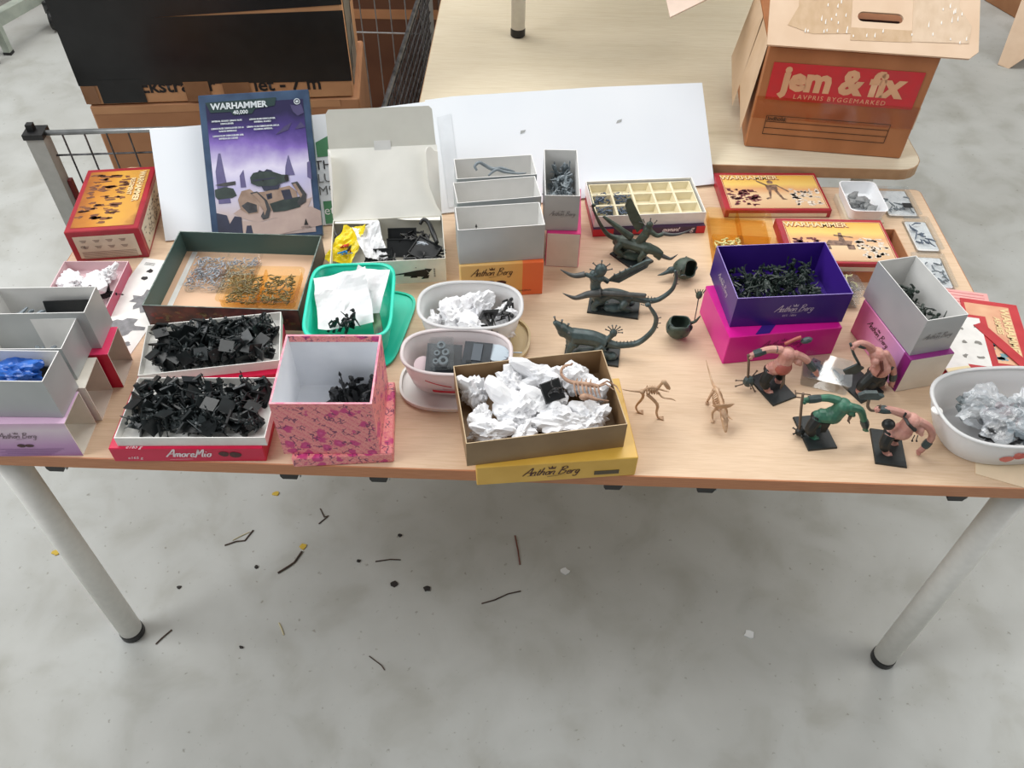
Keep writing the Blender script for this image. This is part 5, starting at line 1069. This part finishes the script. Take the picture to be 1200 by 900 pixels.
# --- front beast
o = thing('horned_beast', 'grey-green lizard beast with upcurled tail, half behind the brown tray', 'miniature', (.137, .262, T)); rect_base(o, 96, 50, -8)
def f(b):
    b.tube([(-70, 0, 74), (-62, 0, 66), (-56, 0, 60), (-46, 0, 50), (-36, 0, 42)], [4, 7, 9.5, 11, 13], 10); b.ell((-58, 0, 62), (10, 9, 8)); b.tube([(-38, 0, 42), (-4, 0, 38), (18, 0, 28)], [15, 14, 13.5], 10); b.ell((-52, 0, 52), (12, 11, 11)); b.ell((-34, -2, 30), (12, 11, 14))
    for s in (-1, 1):
        b.tube([(-34, 9*s, 34), (-42, 13*s, 18), (-38, 14*s, 5)], [8, 5.5, 4.5], 8); b.ell((-40, 14*s, 5), (8, 5, 3)); b.tube([(16, 9*s, 28), (8, 14*s, 18), (26, 13*s, 10), (24, 13*s, 4)], [10, 7.5, 5, 4], 8); b.ell((21, 13*s, 5), (8, 5, 3))
    b.tube([(22, 0, 28), (34, 0, 24), (47, 0, 23), (76, 0, 30), (97, 1, 58), (100, 1, 86), (90, 1, 106), (82, 1, 117)], [9.5, 7.5, 6, 5.4, 4.7, 4.2, 3.5, 2.6], 8); b.ell((82, 1, 117), (6, 5, 4)); b.ell((32, 0, 52), (7, 7, 8)); b.tube([(22, 0, 34), (32, 0, 50)], [5, 5], 8)
    b.ell((-6, -4, 6), (28, 14, 7)); b.ell((32, -10, 6), (12, 10, 8))
sculpt_part('body', f, BST, o, 1.3)
spikes(o, [(-68, 0, 77), (-57, 0, 70), (-47, 0, 62), (-57, -8, 67), (-46, -10, 56)], HORN, 8, 1.6, 'horn', [(-.3, 0, 1), (0, 0, 1), (.2, 0, 1), (0, -.6, 1), (.2, -.6, 1)])
spikes(o, [(32+7*cos(radians(a)), 0, 53+8*sin(radians(a))) for a in range(0, 181, 26)], HORN, 9, 1.1, 'crest_spike', [(cos(radians(a)), 0, sin(radians(a))) for a in range(0, 181, 26)])
spikes(o, [(40+6*k, 0, 28+.4*k*k*.3) for k in range(7)], HORN, 4.5, .8); spikes(o, [(100, 1, 66), (103, 1, 76), (102, 1, 88), (84, 1, 119), (76, 1, 116)], HORN, 6, .9, 'spike', [(1, 0, .1), (1, 0, .2), (1, 0, .3), (.3, 0, 1), (-1, 0, .3)])
# --- rear beast
o = thing('horned_beast', 'olive winged beast with rider on a turned base, before the compartment tray', 'miniature', (.2245, .532, T)); rect_base(o, 52, 71, 41)
def f(b):
    b.tube([(-24, 15, 30), (2, 0, 32), (24, -12, 34)], [12, 12, 12], 10); b.ell((-24, 15, 29), (12, 12, 12)); b.ell((26, -14, 36), (13, 12, 11)); b.tube([(26, -14, 36), (42, -18, 33), (54, -20, 26)], [11, 9, 6], 10); b.tube([(40, -19, 26), (52, -22, 17)], [5, 4], 8)
    for s in (-1, 1):
        b.tube([(-24, 15+8*s, 28), (-32, 14+13*s, 18), (-20, 10+12*s, 10), (-22, 10+12*s, 4)], [9, 7, 5, 4], 8); b.ell((-24, 10+12*s, 4), (7, 5, 3)); b.tube([(20, -12+9*s, 30), (12, -12+12*s, 16), (18, -12+12*s, 4)], [7, 5, 4], 8); b.ell((18, -13+12*s, 4), (7, 5, 3))
    b.tube([(-30, 18, 33), (-48, 20, 39), (-63, 20, 58), (-77, 20, 85), (-86, 20, 106)], [7, 5, 4, 3, 2], 8); b.ell((-83, 19, 108), (5, 4, 3.5))
    b.ell((4, 0, 7), (26, 16, 7)); b.ell((-16, 22, 8), (12, 9, 8)); b.ell((22, -3, 70), (10, 9, 12)); b.tube([(10, -2, 42), (20, -3, 62)], [9, 9], 10); b.ell((24, -4, 84), (7, 7, 7)); b.tube([(28, -6, 70), (41, -8, 62), (54, -8, 68)], [5.5, 4.5, 4], 8)
sculpt_part('body', f, BST2, o, 1.3)
B().tube([(-6, 4, 48), (-20, 4, 58), (-34, 4, 70), (-52, 4, 84), (-64, 4, 94)], [7.5, 6.5, 5.5, 4.2, 2.5], 8).build('club', BST2, o, smooth=True, scale=.001)
B().prism([(4, 58), (16, 76), (-4, 112), (-17, 136), (-24, 134), (-26, 118), (-14, 88)], -1.5, 1.5, Matrix.Translation((0, 6, 0)) @ Matrix.Rotation(pi/2, 4, 'X')).build('wing', BST2, o, scale=.001)
B().tube([(52, -20, 25), (64, -21, 20), (73, -22, 19), (84, -22, 30)], [5, 3.8, 2.8, .4], 8).build('horn', HORN, o, smooth=True, scale=.001); B().tube([(50, -8, 68), (66, -8, 65), (84, -8, 68), (106, -8, 80)], [4, 3.2, 2.4, .4], 8).build('horn', HORN, o, smooth=True, scale=.001)
spikes(o, [(14, -3, 88), (24, -4, 91), (32, -5, 88), (12, 3, 82)], HORN, 8, 1.2, 'crest_spike', [(-.6, 0, 1), (0, 0, 1), (.6, 0, 1), (-1, 0, .3)]); spikes(o, [(-86+5*k, 20, 104-9*k) for k in range(5)], HORN, 4, .7, 'spike', [(-1, 0, .2)]*5); spikes(o, [(4+5*k, 6, 88-8*k) for k in range(3)], HORN, 4, .8)
# --- hollow heads
def bell(label, x, y, rotz, tiltx, stem):
    o = thing('hollow_beast_part', label, 'miniature', (x, y, T), rotz); b = B(); rx = Matrix.Rotation(radians(tiltx), 4, 'X'); k = .001
    prof = [(8, 2), (16, 6), (21, 14), (23, 24), (21, 32), (18, 38), (16, 38), (18.5, 32), (20.5, 24), (18, 14), (12, 8), (2, 6)]
    g = B().lathe(prof, 20); g.v = [tuple(rx @ Vector((v[0], v[1]*.9, v[2]-20+(2.5*sin(3*atan2(v[1], v[0])) if v[2] > 30 else 0)))+Vector((0, 0, 21))) for v in g.v]
    g.build('shell', BST2, o, smooth=True, scale=k)
    for a in (-1, 1): 
        c = rx @ Vector((a*17, -8, 12))+Vector((0, 0, 21)); B().lathe([(4, -1), (6, -1), (6, 1), (4, 1)], 14, close=True).build('eye_ring', BST, o, (c.x*k, c.y*k, c.z*k), (radians(60+tiltx), 0, a*.6), scale=k)
    for a in range(5):
        c = rx @ Vector((22*cos(a*1.3+1), 20*sin(a*1.3+1), 0))+Vector((0, 0, 21)); B().ell(c, 2.4, nu=6, nv=4).build('wart', BST2, o, scale=k)
    return o
o = bell('hollow dark beast body with beaked head lying on its side', .318, .480, 40, 62, 0)
b = B(); b.ell((-24, -6, 20), (9, 7, 7)); b.tube([(-28, -8, 19), (-40, -11, 14), (-50, -13, 12)], [5, 3, .5], 7); b.build('beak', BST, o, rot=(0, 0, radians(-40)), smooth=True, scale=.001); spikes(o, [(-28, -8, 24), (-22, -10, 26), (-34, -6, 22)], HORN, 9, .8, 'tendril')
o = bell('open hollow beast body with a small banner pole beside magenta box', .290, .312, 0, 8, 1)
B().tube([(20, 2, 32), (28, 3, 36), (34, 4, 48)], [3, 2.6, 1], 7).build('arm', BST2, o, smooth=True, scale=.001); B().tube([(26, 4, 36), (25, 6, 74), (24, 7, 92)], [.9, .9, .9], 6).build('pole', HORN, o, scale=.001)
b = B(); b.ell((24, 6, 94), (6, 5, 8), nu=7, nv=5)
for a in range(5): b.tube([(24+3*(a-2), 6, 99), (24+4.5*(a-2), 6, 107)], [1.2, .6], 5)
b.build('banner_head', BST2, o, scale=.001)

# ================================================================== OGRES
SKIN = M('ogre_skin', (206, 156, 142), .5, (186, 128, 116), 60); SKINR = M('ogre_belly', (176, 96, 84), .45, (160, 84, 74), 50); GSK = M('green_skin', (66, 122, 98), .45, (48, 92, 74), 50); DK = M('dark_trousers', (34, 38, 36), .5, (26, 28, 28), 40); BRC = M('slate_bracer', (66, 80, 80), .45, (48, 60, 60), 60, bump=.3, bscale=400); WOODW = M('haft_brown', (110, 92, 78), .5, (90, 74, 62), 60)
def hand(b, p, d, s=1.0, grip=True):
    """a palm and five fingers curled along direction d"""
    p = Vector(p); d = Vector(d).normalized(); sd = d.orthogonal().normalized(); up = d.cross(sd); b.ell(p, (3.4*s, 3.4*s, 3.0*s))
    for k in range(4):
        q = p+d*(2.2*s)+up*((k-1.5)*1.9*s); L_ = (3.4, 4.2, 4.0, 3.0)[k]*s; c = sd*(-2.2*s if grip else -.6*s)
        b.tube([q, q+d*L_*.6, q+d*L_*.9+c, q+d*L_*.5+c*2 if grip else q+d*L_*1.3+c], [1.15*s, 1.1*s, 1.0*s, .8*s], 6)
    b.tube([p+up*2.6*s, p+up*4.6*s+d*1.5*s, p+up*4.4*s+d*3.8*s], [1.2*s, 1.15*s, .9*s], 6)
def ogre(label, x, y, brot, bw, bd, J, skin, belly=None):
    o = thing('ogre_figure', label, 'miniature', (x, y, T)); rect_base(o, bw, bd, brot)
    def f(b):
        b.ell(J['hip'], (11, 10, 9), nu=10, nv=8); b.tube([J['hip'], J['belly'], J['chest']], [11, 13, 12], 12); b.ell(J['belly'], [v+1.2 for v in J.get('br', (13, 13, 13))], nu=12, nv=10); b.ell(J['chest'], (12.5, 13.5, 11), nu=12, nv=8)
        c = Vector(J['chest']); hd = Vector(J['head']); b.tube([c, hd], [6, 5], 8); b.ell(hd, (7, 6.6, 7.4), nu=10, nv=8); fd = Vector(J.get('face', (1, -.3, -.3))).normalized(); sd = fd.cross(Vector((0, 0, 1))).normalized()
        b.ell(hd+fd*5.2+Vector((0, 0, -3.2)), (3.8, 4, 3), nu=8, nv=6); b.ell(hd+fd*6.2+Vector((0, 0, .2)), 1.7, nu=6, nv=5)
        for s in (-1, 1): b.ell(hd+sd*6*s, (1.4, 1.4, 2.2), nu=6, nv=5); b.ell(hd+fd*5+sd*2.6*s+Vector((0, 0, 2.4)), 1.5, nu=6, nv=5)
        for k in ('armL', 'armR'):
            P = J[k]; n = len(P); b.ell(P[0], 7.4, nu=8, nv=6); b.tube(P, [7.2-2.6*i/(n-1) for i in range(n)], 8); d = Vector(P[-1])-Vector(P[-2]); hand(b, P[-1], J.get(k+'d', d), 1.0, J.get(k+'g', True))
        for k in ('legL', 'legR'):
            P = J[k]; b.tube(P, [8.5, 7, 5.2], 8); b.ell(Vector(P[-1])+Vector((2.5, -2, -.5)), (6.5, 4.6, 3), nu=8, nv=6)
            for q in range(3): b.ell(Vector(P[-1])+Vector((8, -4+2.4*q, -1.2)), (2, 1.3, 1.4), nu=6, nv=4)
    body = sculpt_part('body', f, skin, o, .85, 2)
    if belly:
        bb = Vector(J['belly']); r = J.get('br', (13, 13, 13)); B().ell(bb+Vector((1.4, -2.4, -.5)), (r[0]+.9, r[1]+.9, r[2]+.9), nu=16, nv=12).build('belly_plate', belly, o, smooth=True, scale=.001)
    def g(b):
        for k in ('legL', 'legR'): P = J[k]; e = Vector(P[1]).lerp(Vector(P[2]), .62); b.tube([P[0], P[1], e], [10, 8.8, 7], 8)
        b.ell(Vector(J['hip'])+Vector((0, 0, -1)), (12, 11, 9), nu=10, nv=6)
    sculpt_part('trousers', g, DK, o, 1.0, 1)
    for k, (a, c) in J['brac'].items():
        a, c = Vector(a), Vector(c); w = B().tube([a, a.lerp(c, .5), c], [6.0, 6.7, 5.8], 8).build('bracer', BRC, o, scale=.001)
    return o
# green ogre with mace
J = dict(hip=(-6, 0, 42), belly=(15, -2, 47), chest=(25, 0, 69), head=(38, -6, 61), br=(14, 13, 13.5), face=(1, -.5, -.4), armL=[(16, 5, 74), (0, 5, 79), (-18, 4, 78), (-38, 2, 74)], armR=[(34, -5, 71), (50, -6, 66), (62, -7, 46), (72, -8, 24)], armLd=(-.3, -1, -.2), armRd=(.3, -.6, -1), legL=[(-9, -6, 40), (-16, -12, 24), (-6, -12, 5)], legR=[(2, 7, 40), (8, 12, 24), (4, 14, 5)], brac={0: ((-30, 3, 76), (-12, 4, 79)), 1: ((63, -7, 44), (70, -8, 30))})
o = ogre('green-skinned ogre figure bending forward with a mace, on a dark base', .489, .098, 9, 48, 70, J, GSK)
B().tube([(-44, -1, 94), (-41, -2, 74), (-33, -4, 34), (-28, -6, 10)], [2.2, 2.2, 2.2, 2.4], 8).build('haft', WOODW, o, smooth=True, scale=.001); mh = B(); mh.ell((-27, -6, 9), (8, 7, 8)); mh.build('mace_head', DK, o, scale=.001)
spikes(o, [(-27+8*cos(a), -6+7*sin(a), 9) for a in (0, 1.2, 2.4, 3.6, 4.8)], DK, 5, 1.4, 'mace_spike', [(cos(a), sin(a), 0) for a in (0, 1.2, 2.4, 3.6, 4.8)])
B().tube([(38, -10, 55), (37, -12, 46), (41, -12, 40)], [3, 2, .8], 6).build('beard', WOODW, o, scale=.001); B().prism([(-8, 0), (6, 0), (4, -20), (-4, -22)], 0, 1.5, Matrix.Translation((6, -11, 38)) @ Matrix.Rotation(pi/2, 4, 'X')).build('loincloth', DK, o, scale=.001)
# pink ogre with spiked club, left
J = dict(hip=(-12, 2, 44), belly=(2, -2, 57), chest=(6, 0, 82), head=(24, -6, 72), br=(14, 13, 14), face=(1, -.5, -.5), armL=[(-6, 4, 86), (-22, 4, 87), (-40, 2, 82), (-53, 0, 74)], armR=[(18, -3, 84), (34, -4, 77), (46, -6, 64), (60, -8, 48)], armLd=(-.4, -1, -.3), armRd=(.4, -.6, -1), armRg=False, legL=[(-14, -4, 42), (-20, -9, 26), (-10, -11, 5)], legR=[(-2, 8, 42), (12, 12, 24), (10, 12, 5)], brac={0: ((-48, 1, 78), (-30, 3, 85)), 1: ((40, -5, 71), (54, -7, 55)), 2: ((-16, 4, 87), (-10, 4, 87))})
o = ogre('pink ogre figure stretching one arm over a spiked club, nearest the magenta box', .438, .194, 27, 48, 70, J, SKIN, SKINR)
B().tube([(-58, -3, 80), (-54, -3, 66), (-48, -4, 34), (-46, -5, 18)], [2.2, 2.2, 2.2, 2.4], 8).build('haft', WOODW, o, smooth=True, scale=.001); mh = B(); mh.ell((-44, -5, 20), (10, 9, 11)); mh.build('club_head', BRC, o, scale=.001)
spikes(o, [(-52, -6, 14), (-52, -4, 20), (-38, -6, 12), (-40, -2, 28), (-44, -10, 22)], WOODW, 14, 1.3, 'club_spike', [(-1, -.1, -.4), (-1, 0, .0), (.6, -.4, -.8), (.5, .3, .8), (0, -1, 0)])
B().tube([(0, 10, 94), (14, 10, 106), (22, 10, 110)], [3, 3, 3.4], 8).build('club_haft', SKINR, o, smooth=True, scale=.001); B().ell((32, 10, 104), (10, 6, 5), Matrix.Rotation(-.4, 3, 'Y')).build('back_mallet', BRC, o, scale=.001); B().tube([(8, -12, 44), (10, -13, 26), (9, -13, 12)], [1.4, 3.2, 1], 6).build('hanging_charm', WOODW, o, scale=.001)
# hunched ogre at the back
J = dict(hip=(14, 2, 36), belly=(16, -8, 52), chest=(2, -2, 80), head=(-2, -14, 74), br=(15, 14, 14), face=(-.5, -1, -.5), armL=[(-10, 0, 90), (-22, -2, 100), (-34, -3, 104), (-44, -5, 98)], armR=[(16, -2, 80), (30, -4, 64), (42, -6, 40), (47, -8, 16)], armLd=(-.5, -1, -.2), armRd=(0, -.4, -1), legL=[(6, -8, 34), (-6, -16, 24), (-8, -18, 6)], legR=[(26, 4, 34), (34, 4, 20), (32, 2, 5)], brac={0: ((-36, -3, 103), (-18, -1, 97)), 1: ((31, -4, 62), (35, -5, 52)), 2: ((42, -6, 40), (45, -7, 26))})
o = ogre('hunched pink ogre figure with an axe raised, beside the pink sleeve box', .588, .204, 30, 52, 62, J, SKIN)
B().tube([(-50, -6, 106), (-38, -8, 84), (-22, -10, 62)], [2, 2.2, 2.2], 8).build('haft', BRC, o, smooth=True, scale=.001); B().prism([(-48, 48), (-30, 64), (-16, 56), (-24, 42), (-42, 40)], -1.6, 1.6, Matrix.Translation((2, -12, 2)) @ Matrix.Rotation(pi/2, 4, 'X')).build('axe_head', BRC, o, scale=.001)
def f(b): b.ell((14, -8, 34), (17, 13, 13)); b.ell((8, -14, 22), (13, 9, 10)); b.ell((24, -10, 24), (10, 9, 12))
sculpt_part('fur_skirt', f, DK, o, 1.2, 1); B().tube([(6, -16, 78), (12, -20, 62), (8, -22, 48)], [3, 2.6, 1.5], 6).build('hair', M('dark_red_hair', (96, 48, 40), .6), o, scale=.001)
# bald ogre in front by the white tub
J = dict(hip=(-8, 2, 40), belly=(6, -2, 46), chest=(12, 0, 70), head=(27, -8, 56), br=(14, 13, 14), face=(.8, -.8, -.5), armL=[(2, 4, 77), (-14, 4, 84), (-34, 2, 91), (-50, 0, 92)], armR=[(22, -2, 70), (40, -4, 60), (53, -6, 38), (45, -10, 8)], armLd=(-.6, -1, .2), armRd=(-.6, -.5, -1), armRg=False, legL=[(-12, -4, 38), (-16, -10, 24), (-8, -13, 5)], legR=[(0, 8, 38), (10, 10, 24), (8, 8, 5)], brac={0: ((-46, 1, 92), (-26, 3, 88)), 1: ((52, -7, 30), (48, -9, 18))})
o = ogre('bald pink ogre figure swinging an axe, on a dark base next to white tub', .599, .071, -8, 48, 72, J, SKIN)
B().tube([(-50, -2, 92), (-58, -2, 92), (-66, -2, 102), (-69, -2, 120)], [2, 2.2, 2.4, 2.4], 8).build('haft', WOODW, o, smooth=True, scale=.001); B().prism([(-84, 118), (-56, 118), (-50, 126), (-58, 128), (-62, 133), (-80, 132), (-88, 126)], -3, 3, Matrix.Translation((0, -2, 0)) @ Matrix.Rotation(pi/2, 4, 'X')).build('axe_head', BRC, o, scale=.001); B().tube([(-46, 0, 95), (-46, 0, 102)], [2, 1.6], 6).build('haft_end', WOODW, o, scale=.001)
B().ell((-22, -4, 63), (10, 9, 9), nu=14, nv=10).build('shoulder_ball', DK, o, smooth=True, scale=.001); B().tube([(-6, 8, 80), (2, -12, 74), (16, -13, 62)], [1.6, 2.4, 3.4], 6).build('strap', DK, o, scale=.001)
for k in range(2): B().tube([(20+5*k, -13, 50), (19+6*k, -15, 42), (20+7*k, -15, 38)], [.8, .7, 1.6], 5).build('chin_ring', DK, o, scale=.001)
B().tube([(-2, 5, 82), (-3, -1, 86), (-5, -3, 80)], [1.6, 1.8, 1.6], 6).build('arm_ring', DK, o, scale=.001)
# parts inside the clear case
bits('loose_bits', 'dark winged part and thin rods inside the clear case between ogres', .535, .226, T+.0025, .05, .035, .012, 16, GRY2, 60, .0026, .026, .3, -17)
tag(B().tube([(-.012, 0, 0), (.012, 0, 0)], .0008, 5).tube([(-.012, -.009, 0), (.012, -.009, 0)], .0008, 5).tube([(-.012, -.009, 0), (-.012, .006, 0)], .0008, 5).tube([(.012, -.009, 0), (.012, 0, 0)], .0008, 5).build('sprue_frame', WOODW, None, (.488, .182, T+.001), (0, 0, radians(-6))), 'thin brown sprue frame lying in front of the clear case', 'plastic part')

# ================================================================== SKELETON DINOSAURS
BONE = M('bone_gold', (204, 172, 140), .45, (176, 140, 108), 80)
o = thing('dinosaur_skeleton', 'gold coloured walking dinosaur skeleton right of the brown tray', 'model', (.225, .125, T))
def f(b):
    b.tube([(-50, 0, 60), (-36, 0, 57), (-19, 0, 57), (-8, 0, 66), (4, 0, 66), (8, -1, 74), (11, -1, 81)], [.8, 1.3, 2.4, 2.6, 3, 2.4, 2.4], 8); b.ell((-18, 0, 56), (5, 5, 4)); b.ell((-2, 0, 61), (8, 5.5, 6)); b.ell((12, -2, 82), (5, 4, 4.5)); b.tube([(12, -2, 82), (18, -3, 76), (23, -4, 68)], [4, 3.2, 2], 8); b.tube([(14, -2, 76), (20, -4, 68)], [2, 1.3], 6)
    b.tube([(-18, 4, 55), (-14, 6, 36), (-22, 6, 14), (-18, 5, 2)], [3, 2.6, 1.9, 1.8], 7); b.tube([(-10, -4, 54), (8, -6, 34), (10, -6, 14), (14, -7, 2)], [3, 2.8, 2.2, 1.8], 7)
    for p in ((-18, 5), (14, -7)):
        for q in (-1, 0, 1): b.tube([(p[0], p[1], 2), (p[0]+7, p[1]+q*3.2, 1.4), (p[0]+10, p[1]+q*4, 1.2)], [1.5, 1.2, .6], 6)
    b.tube([(6, -4, 60), (14, -7, 52), (28, -8, 50), (36, -9, 46)], [2, 1.7, 1.4, .6], 7); b.tube([(6, 4, 60), (16, 6, 54), (26, 5, 52)], [2, 1.6, .8], 7)
sculpt_part('skeleton', f, BONE, o, .8, 1)
for k in range(5): B().tube([(-11+4*k, 4, 66), (-11+4*k, 6.6, 60), (-11+4*k, 3, 54), (-11+4*k, -3, 54), (-11+4*k, -6.6, 60), (-11+4*k, -4, 66)], .9, 5).build('rib', BONE, o, scale=.001)
o = thing('dinosaur_skeleton', 'bone coloured horned frill dinosaur skeleton facing the table edge', 'model', (.338, .122, T), 8)
def f(b):
    b.tube([(-2, 96, 40), (0, 76, 30), (0, 52, 27), (0, 36, 33), (0, 12, 33), (0, -2, 30)], [.7, 1.4, 2.2, 3, 3, 3], 8); b.ell((0, 36, 30), (7, 5, 5))
    b.tube([(0, -4, 28), (0, -18, 22), (0, -30, 14), (0, -36, 8)], [5, 6, 4.5, 1.6], 8); b.tube([(0, -14, 17), (0, -28, 8)], [3, 2], 7)
    for s in (-1, 1):
        b.tube([(6*s, 34, 28), (11*s, 30, 16), (9*s, 36, 3)], [2.6, 2.2, 1.8], 7); b.ell((10*s, 33, 2), (3.5, 4, 1.8)); b.tube([(6*s, 2, 26), (12*s, 2, 14), (11*s, -3, 3)], [2.6, 2.2, 1.8], 7); b.ell((12*s, -6, 2), (3.5, 4, 1.8)); b.tube([(4*s, -14, 25), (6*s, -24, 29), (7*s, -32, 34)], [2, 1.5, .5], 7)
    b.tube([(0, -27, 17), (0, -33, 21)], [1.8, .5], 6)
sculpt_part('skeleton', f, BONE, o, .8, 1)
fr = B(); rx = Matrix.Rotation(radians(-52), 4, 'X')
fr.lathe([(3, 0), (10, 1), (17, 5), (18, 6.2), (17, 6.6), (10, 2.8), (3, 1.8)], 24, close=True); fr.v = [tuple(rx @ Vector((v[0], v[1], v[2]))+Vector((0, -7, 33))) for v in fr.v]; fr.build('frill', BONE, o, smooth=True, scale=.001)
for k in range(7):
    r = 9-abs(k-3)*.9; B().tube([(-2, 6+4*k, 33), (-r, 6+4*k, 26), (-r*.8, 5+4*k, 17), (0, 4+4*k, 14), (r*.8, 5+4*k, 17), (r, 6+4*k, 26), (2, 6+4*k, 33)], 1.0, 5).build('rib', BONE, o, scale=.001)
o = thing('dinosaur_skeleton', 'brown jointed skeleton with curled tail lying on tissue in brown tray', 'model', (.112, .086, T+.099), 0)
BN2 = M('bone_brown', (188, 152, 126), .5, (150, 114, 92), 90)
b = B(); P = [(-20, 44, 8), (-30, 42, 8), (-36, 34, 8), (-36, 22, 8), (-28, 10, 9), (-16, 4, 10), (6, 0, 11), (20, -2, 10)]; b.tube(P, [1.4, 1.8, 2, 2.4, 2.8, 3.4, 3.8, 3], 7)
for k in range(8): b.ell(Vector(P[0]).lerp(Vector(P[3]), k/8)+Vector((-3*sin(pi*k/8)*2.2, 0, 2)), 1.8, nu=6, nv=4)
b.build('spine', BN2, o, smooth=True, scale=.001)
for k in range(7): B().tube([(-18+6*k, 3-.5*k, 12), (-17+6*k, -10, 9), (-14+6*k, -18, 4)], [1.6, 1.5, .8], 5).build('rib', BN2, o, scale=.001)
for k in range(4): B().tube([(-14+7*k, 4, 12), (-13+7*k, 9, 15)], [1.6, .7], 5).build('spine_spike', BN2, o, scale=.001)
B().tube([(18, -2, 10), (32, 8, 12), (46, 2, 8), (52, -8, 5)], [1.8, 1.5, 1.2, .6], 5).build('limb', BN2, o, scale=.001); B().tube([(16, -4, 10), (30, 2, 12), (42, -6, 8)], [1.8, 1.4, .7], 5).build('limb', BN2, o, scale=.001); B().tube([(4, -16, 6), (16, -24, 6), (34, -26, 5)], [2, 1.6, .7], 5).build('limb', BN2, o, scale=.001)
b = B(); b.ell((-2, -22, 8), (9, 6, 5)); b.tube([(4, -22, 8), (18, -26, 5)], [4, 1.4], 7); b.build('skull', BN2, o, smooth=True, scale=.001)

# ================================================================== FLOOR DEBRIS
TW = M('twig_brown', (84, 68, 58), .8, (60, 48, 42), 60); STR = M('straw', (206, 196, 158), .7)
def twig(label, pts, r, mat=TW):
    r *= .62; o = B().tube([(x, y, r*.9+.0006*(k % 2)) for k, (x, y) in enumerate(pts)], r, 5).build('twig', mat); return tag(o, label, 'twig')
twig('long bent dark twig on floor right of the left table leg', [(-.69, .285), (-.665, .297), (-.645, .30), (-.632, .33)], .003)
twig('dark knotty twig on floor below the pink gift box', [(-.545, .215), (-.525, .232), (-.512, .245), (-.50, .275)], .004)
twig('short dark stick on floor beside the foot of left leg', [(-.775, .03), (-.765, .045), (-.750, .065)], .003)
twig('thin straw on floor below the front white tray', [(-.515, .09), (-.505, .075), (-.498, .062)], .003, STR)
twig('red-brown forked twig on floor under the yellow box', [(.012, .34), (.02, .30), (.026, .26)], .003, M('red_twig', (120, 70, 58), .8))
twig('thin dark twig on floor under middle of the table', [(-.06, .155), (-.03, .165), (.0, .182), (.03, .19)], .0025)
twig('curved thin stalk on floor under front beast', [(-.32, .255), (-.285, .262), (-.26, .262)], .0025); twig('small curled stalk on floor under the pink box', [(-.48, .40), (-.465, .375), (-.455, .38), (-.475, .355)], .0025)
twig('little red twig near the table shadow on the floor', [(-.30, .02), (-.27, .0), (-.262, -.01)], .002); twig('pale straw left under the front tray', [(-.675, .30), (-.655, .315), (-.64, .325)], .002, STR)
def scrap(label, x, y, rx, seed, mat, name='scrap', cat='scrap'):
    rnd = random.Random(seed); P = [(rx*cos(2*pi*k/9)*rnd.uniform(.6, 1.1), rx*.8*sin(2*pi*k/9)*rnd.uniform(.6, 1.1)) for k in range(9)]
    o = B().prism(P, 0, .003).build(name, mat, None, (x, y, 0)); return tag(o, label, cat)
WP = M('white_scrap', (226, 228, 228), .6); DC = M('dark_crumb', (48, 44, 42), .8); YP = M('yellow_crumb', (210, 178, 70), .7)
scrap('white paper scrap on floor left of the right table leg', .548, .102, .014, 1, WP); scrap('small white flake on floor under the yellow box', .133, .247, .012, 2, WP)
for k, (x, y, r, lab) in enumerate(((-.268, .197, .011, 'larger dark crumb on floor under table centre'), (-.19, .188, .010, 'dark crumb right of the larger one under the table'), (-.27, .33, .006, 'dark speck on floor under oval tub lids'), (-.766, .17, .006, 'dark crumb on floor right of left leg'), (-.36, .255, .006, 'dark speck left of the curved stalk on floor'), (-.585, .03, .005, 'dark speck near the bottom left floor'), (-.60, .23, .006, 'dark crumb left of knotty twig on floor'))): scrap(lab, x, y, r, 10+k, DC, 'crumb', 'crumb')
scrap('yellow crumb on floor near left table leg', -1.087, .25, .010, 30, YP, 'crumb', 'crumb'); scrap('yellow leaf bit at the end of the knotty twig', -.50, .29, .011, 31, YP, 'crumb', 'crumb'); scrap('yellow bit on floor under front red box', -.60, .44, .010, 32, YP, 'crumb', 'crumb')
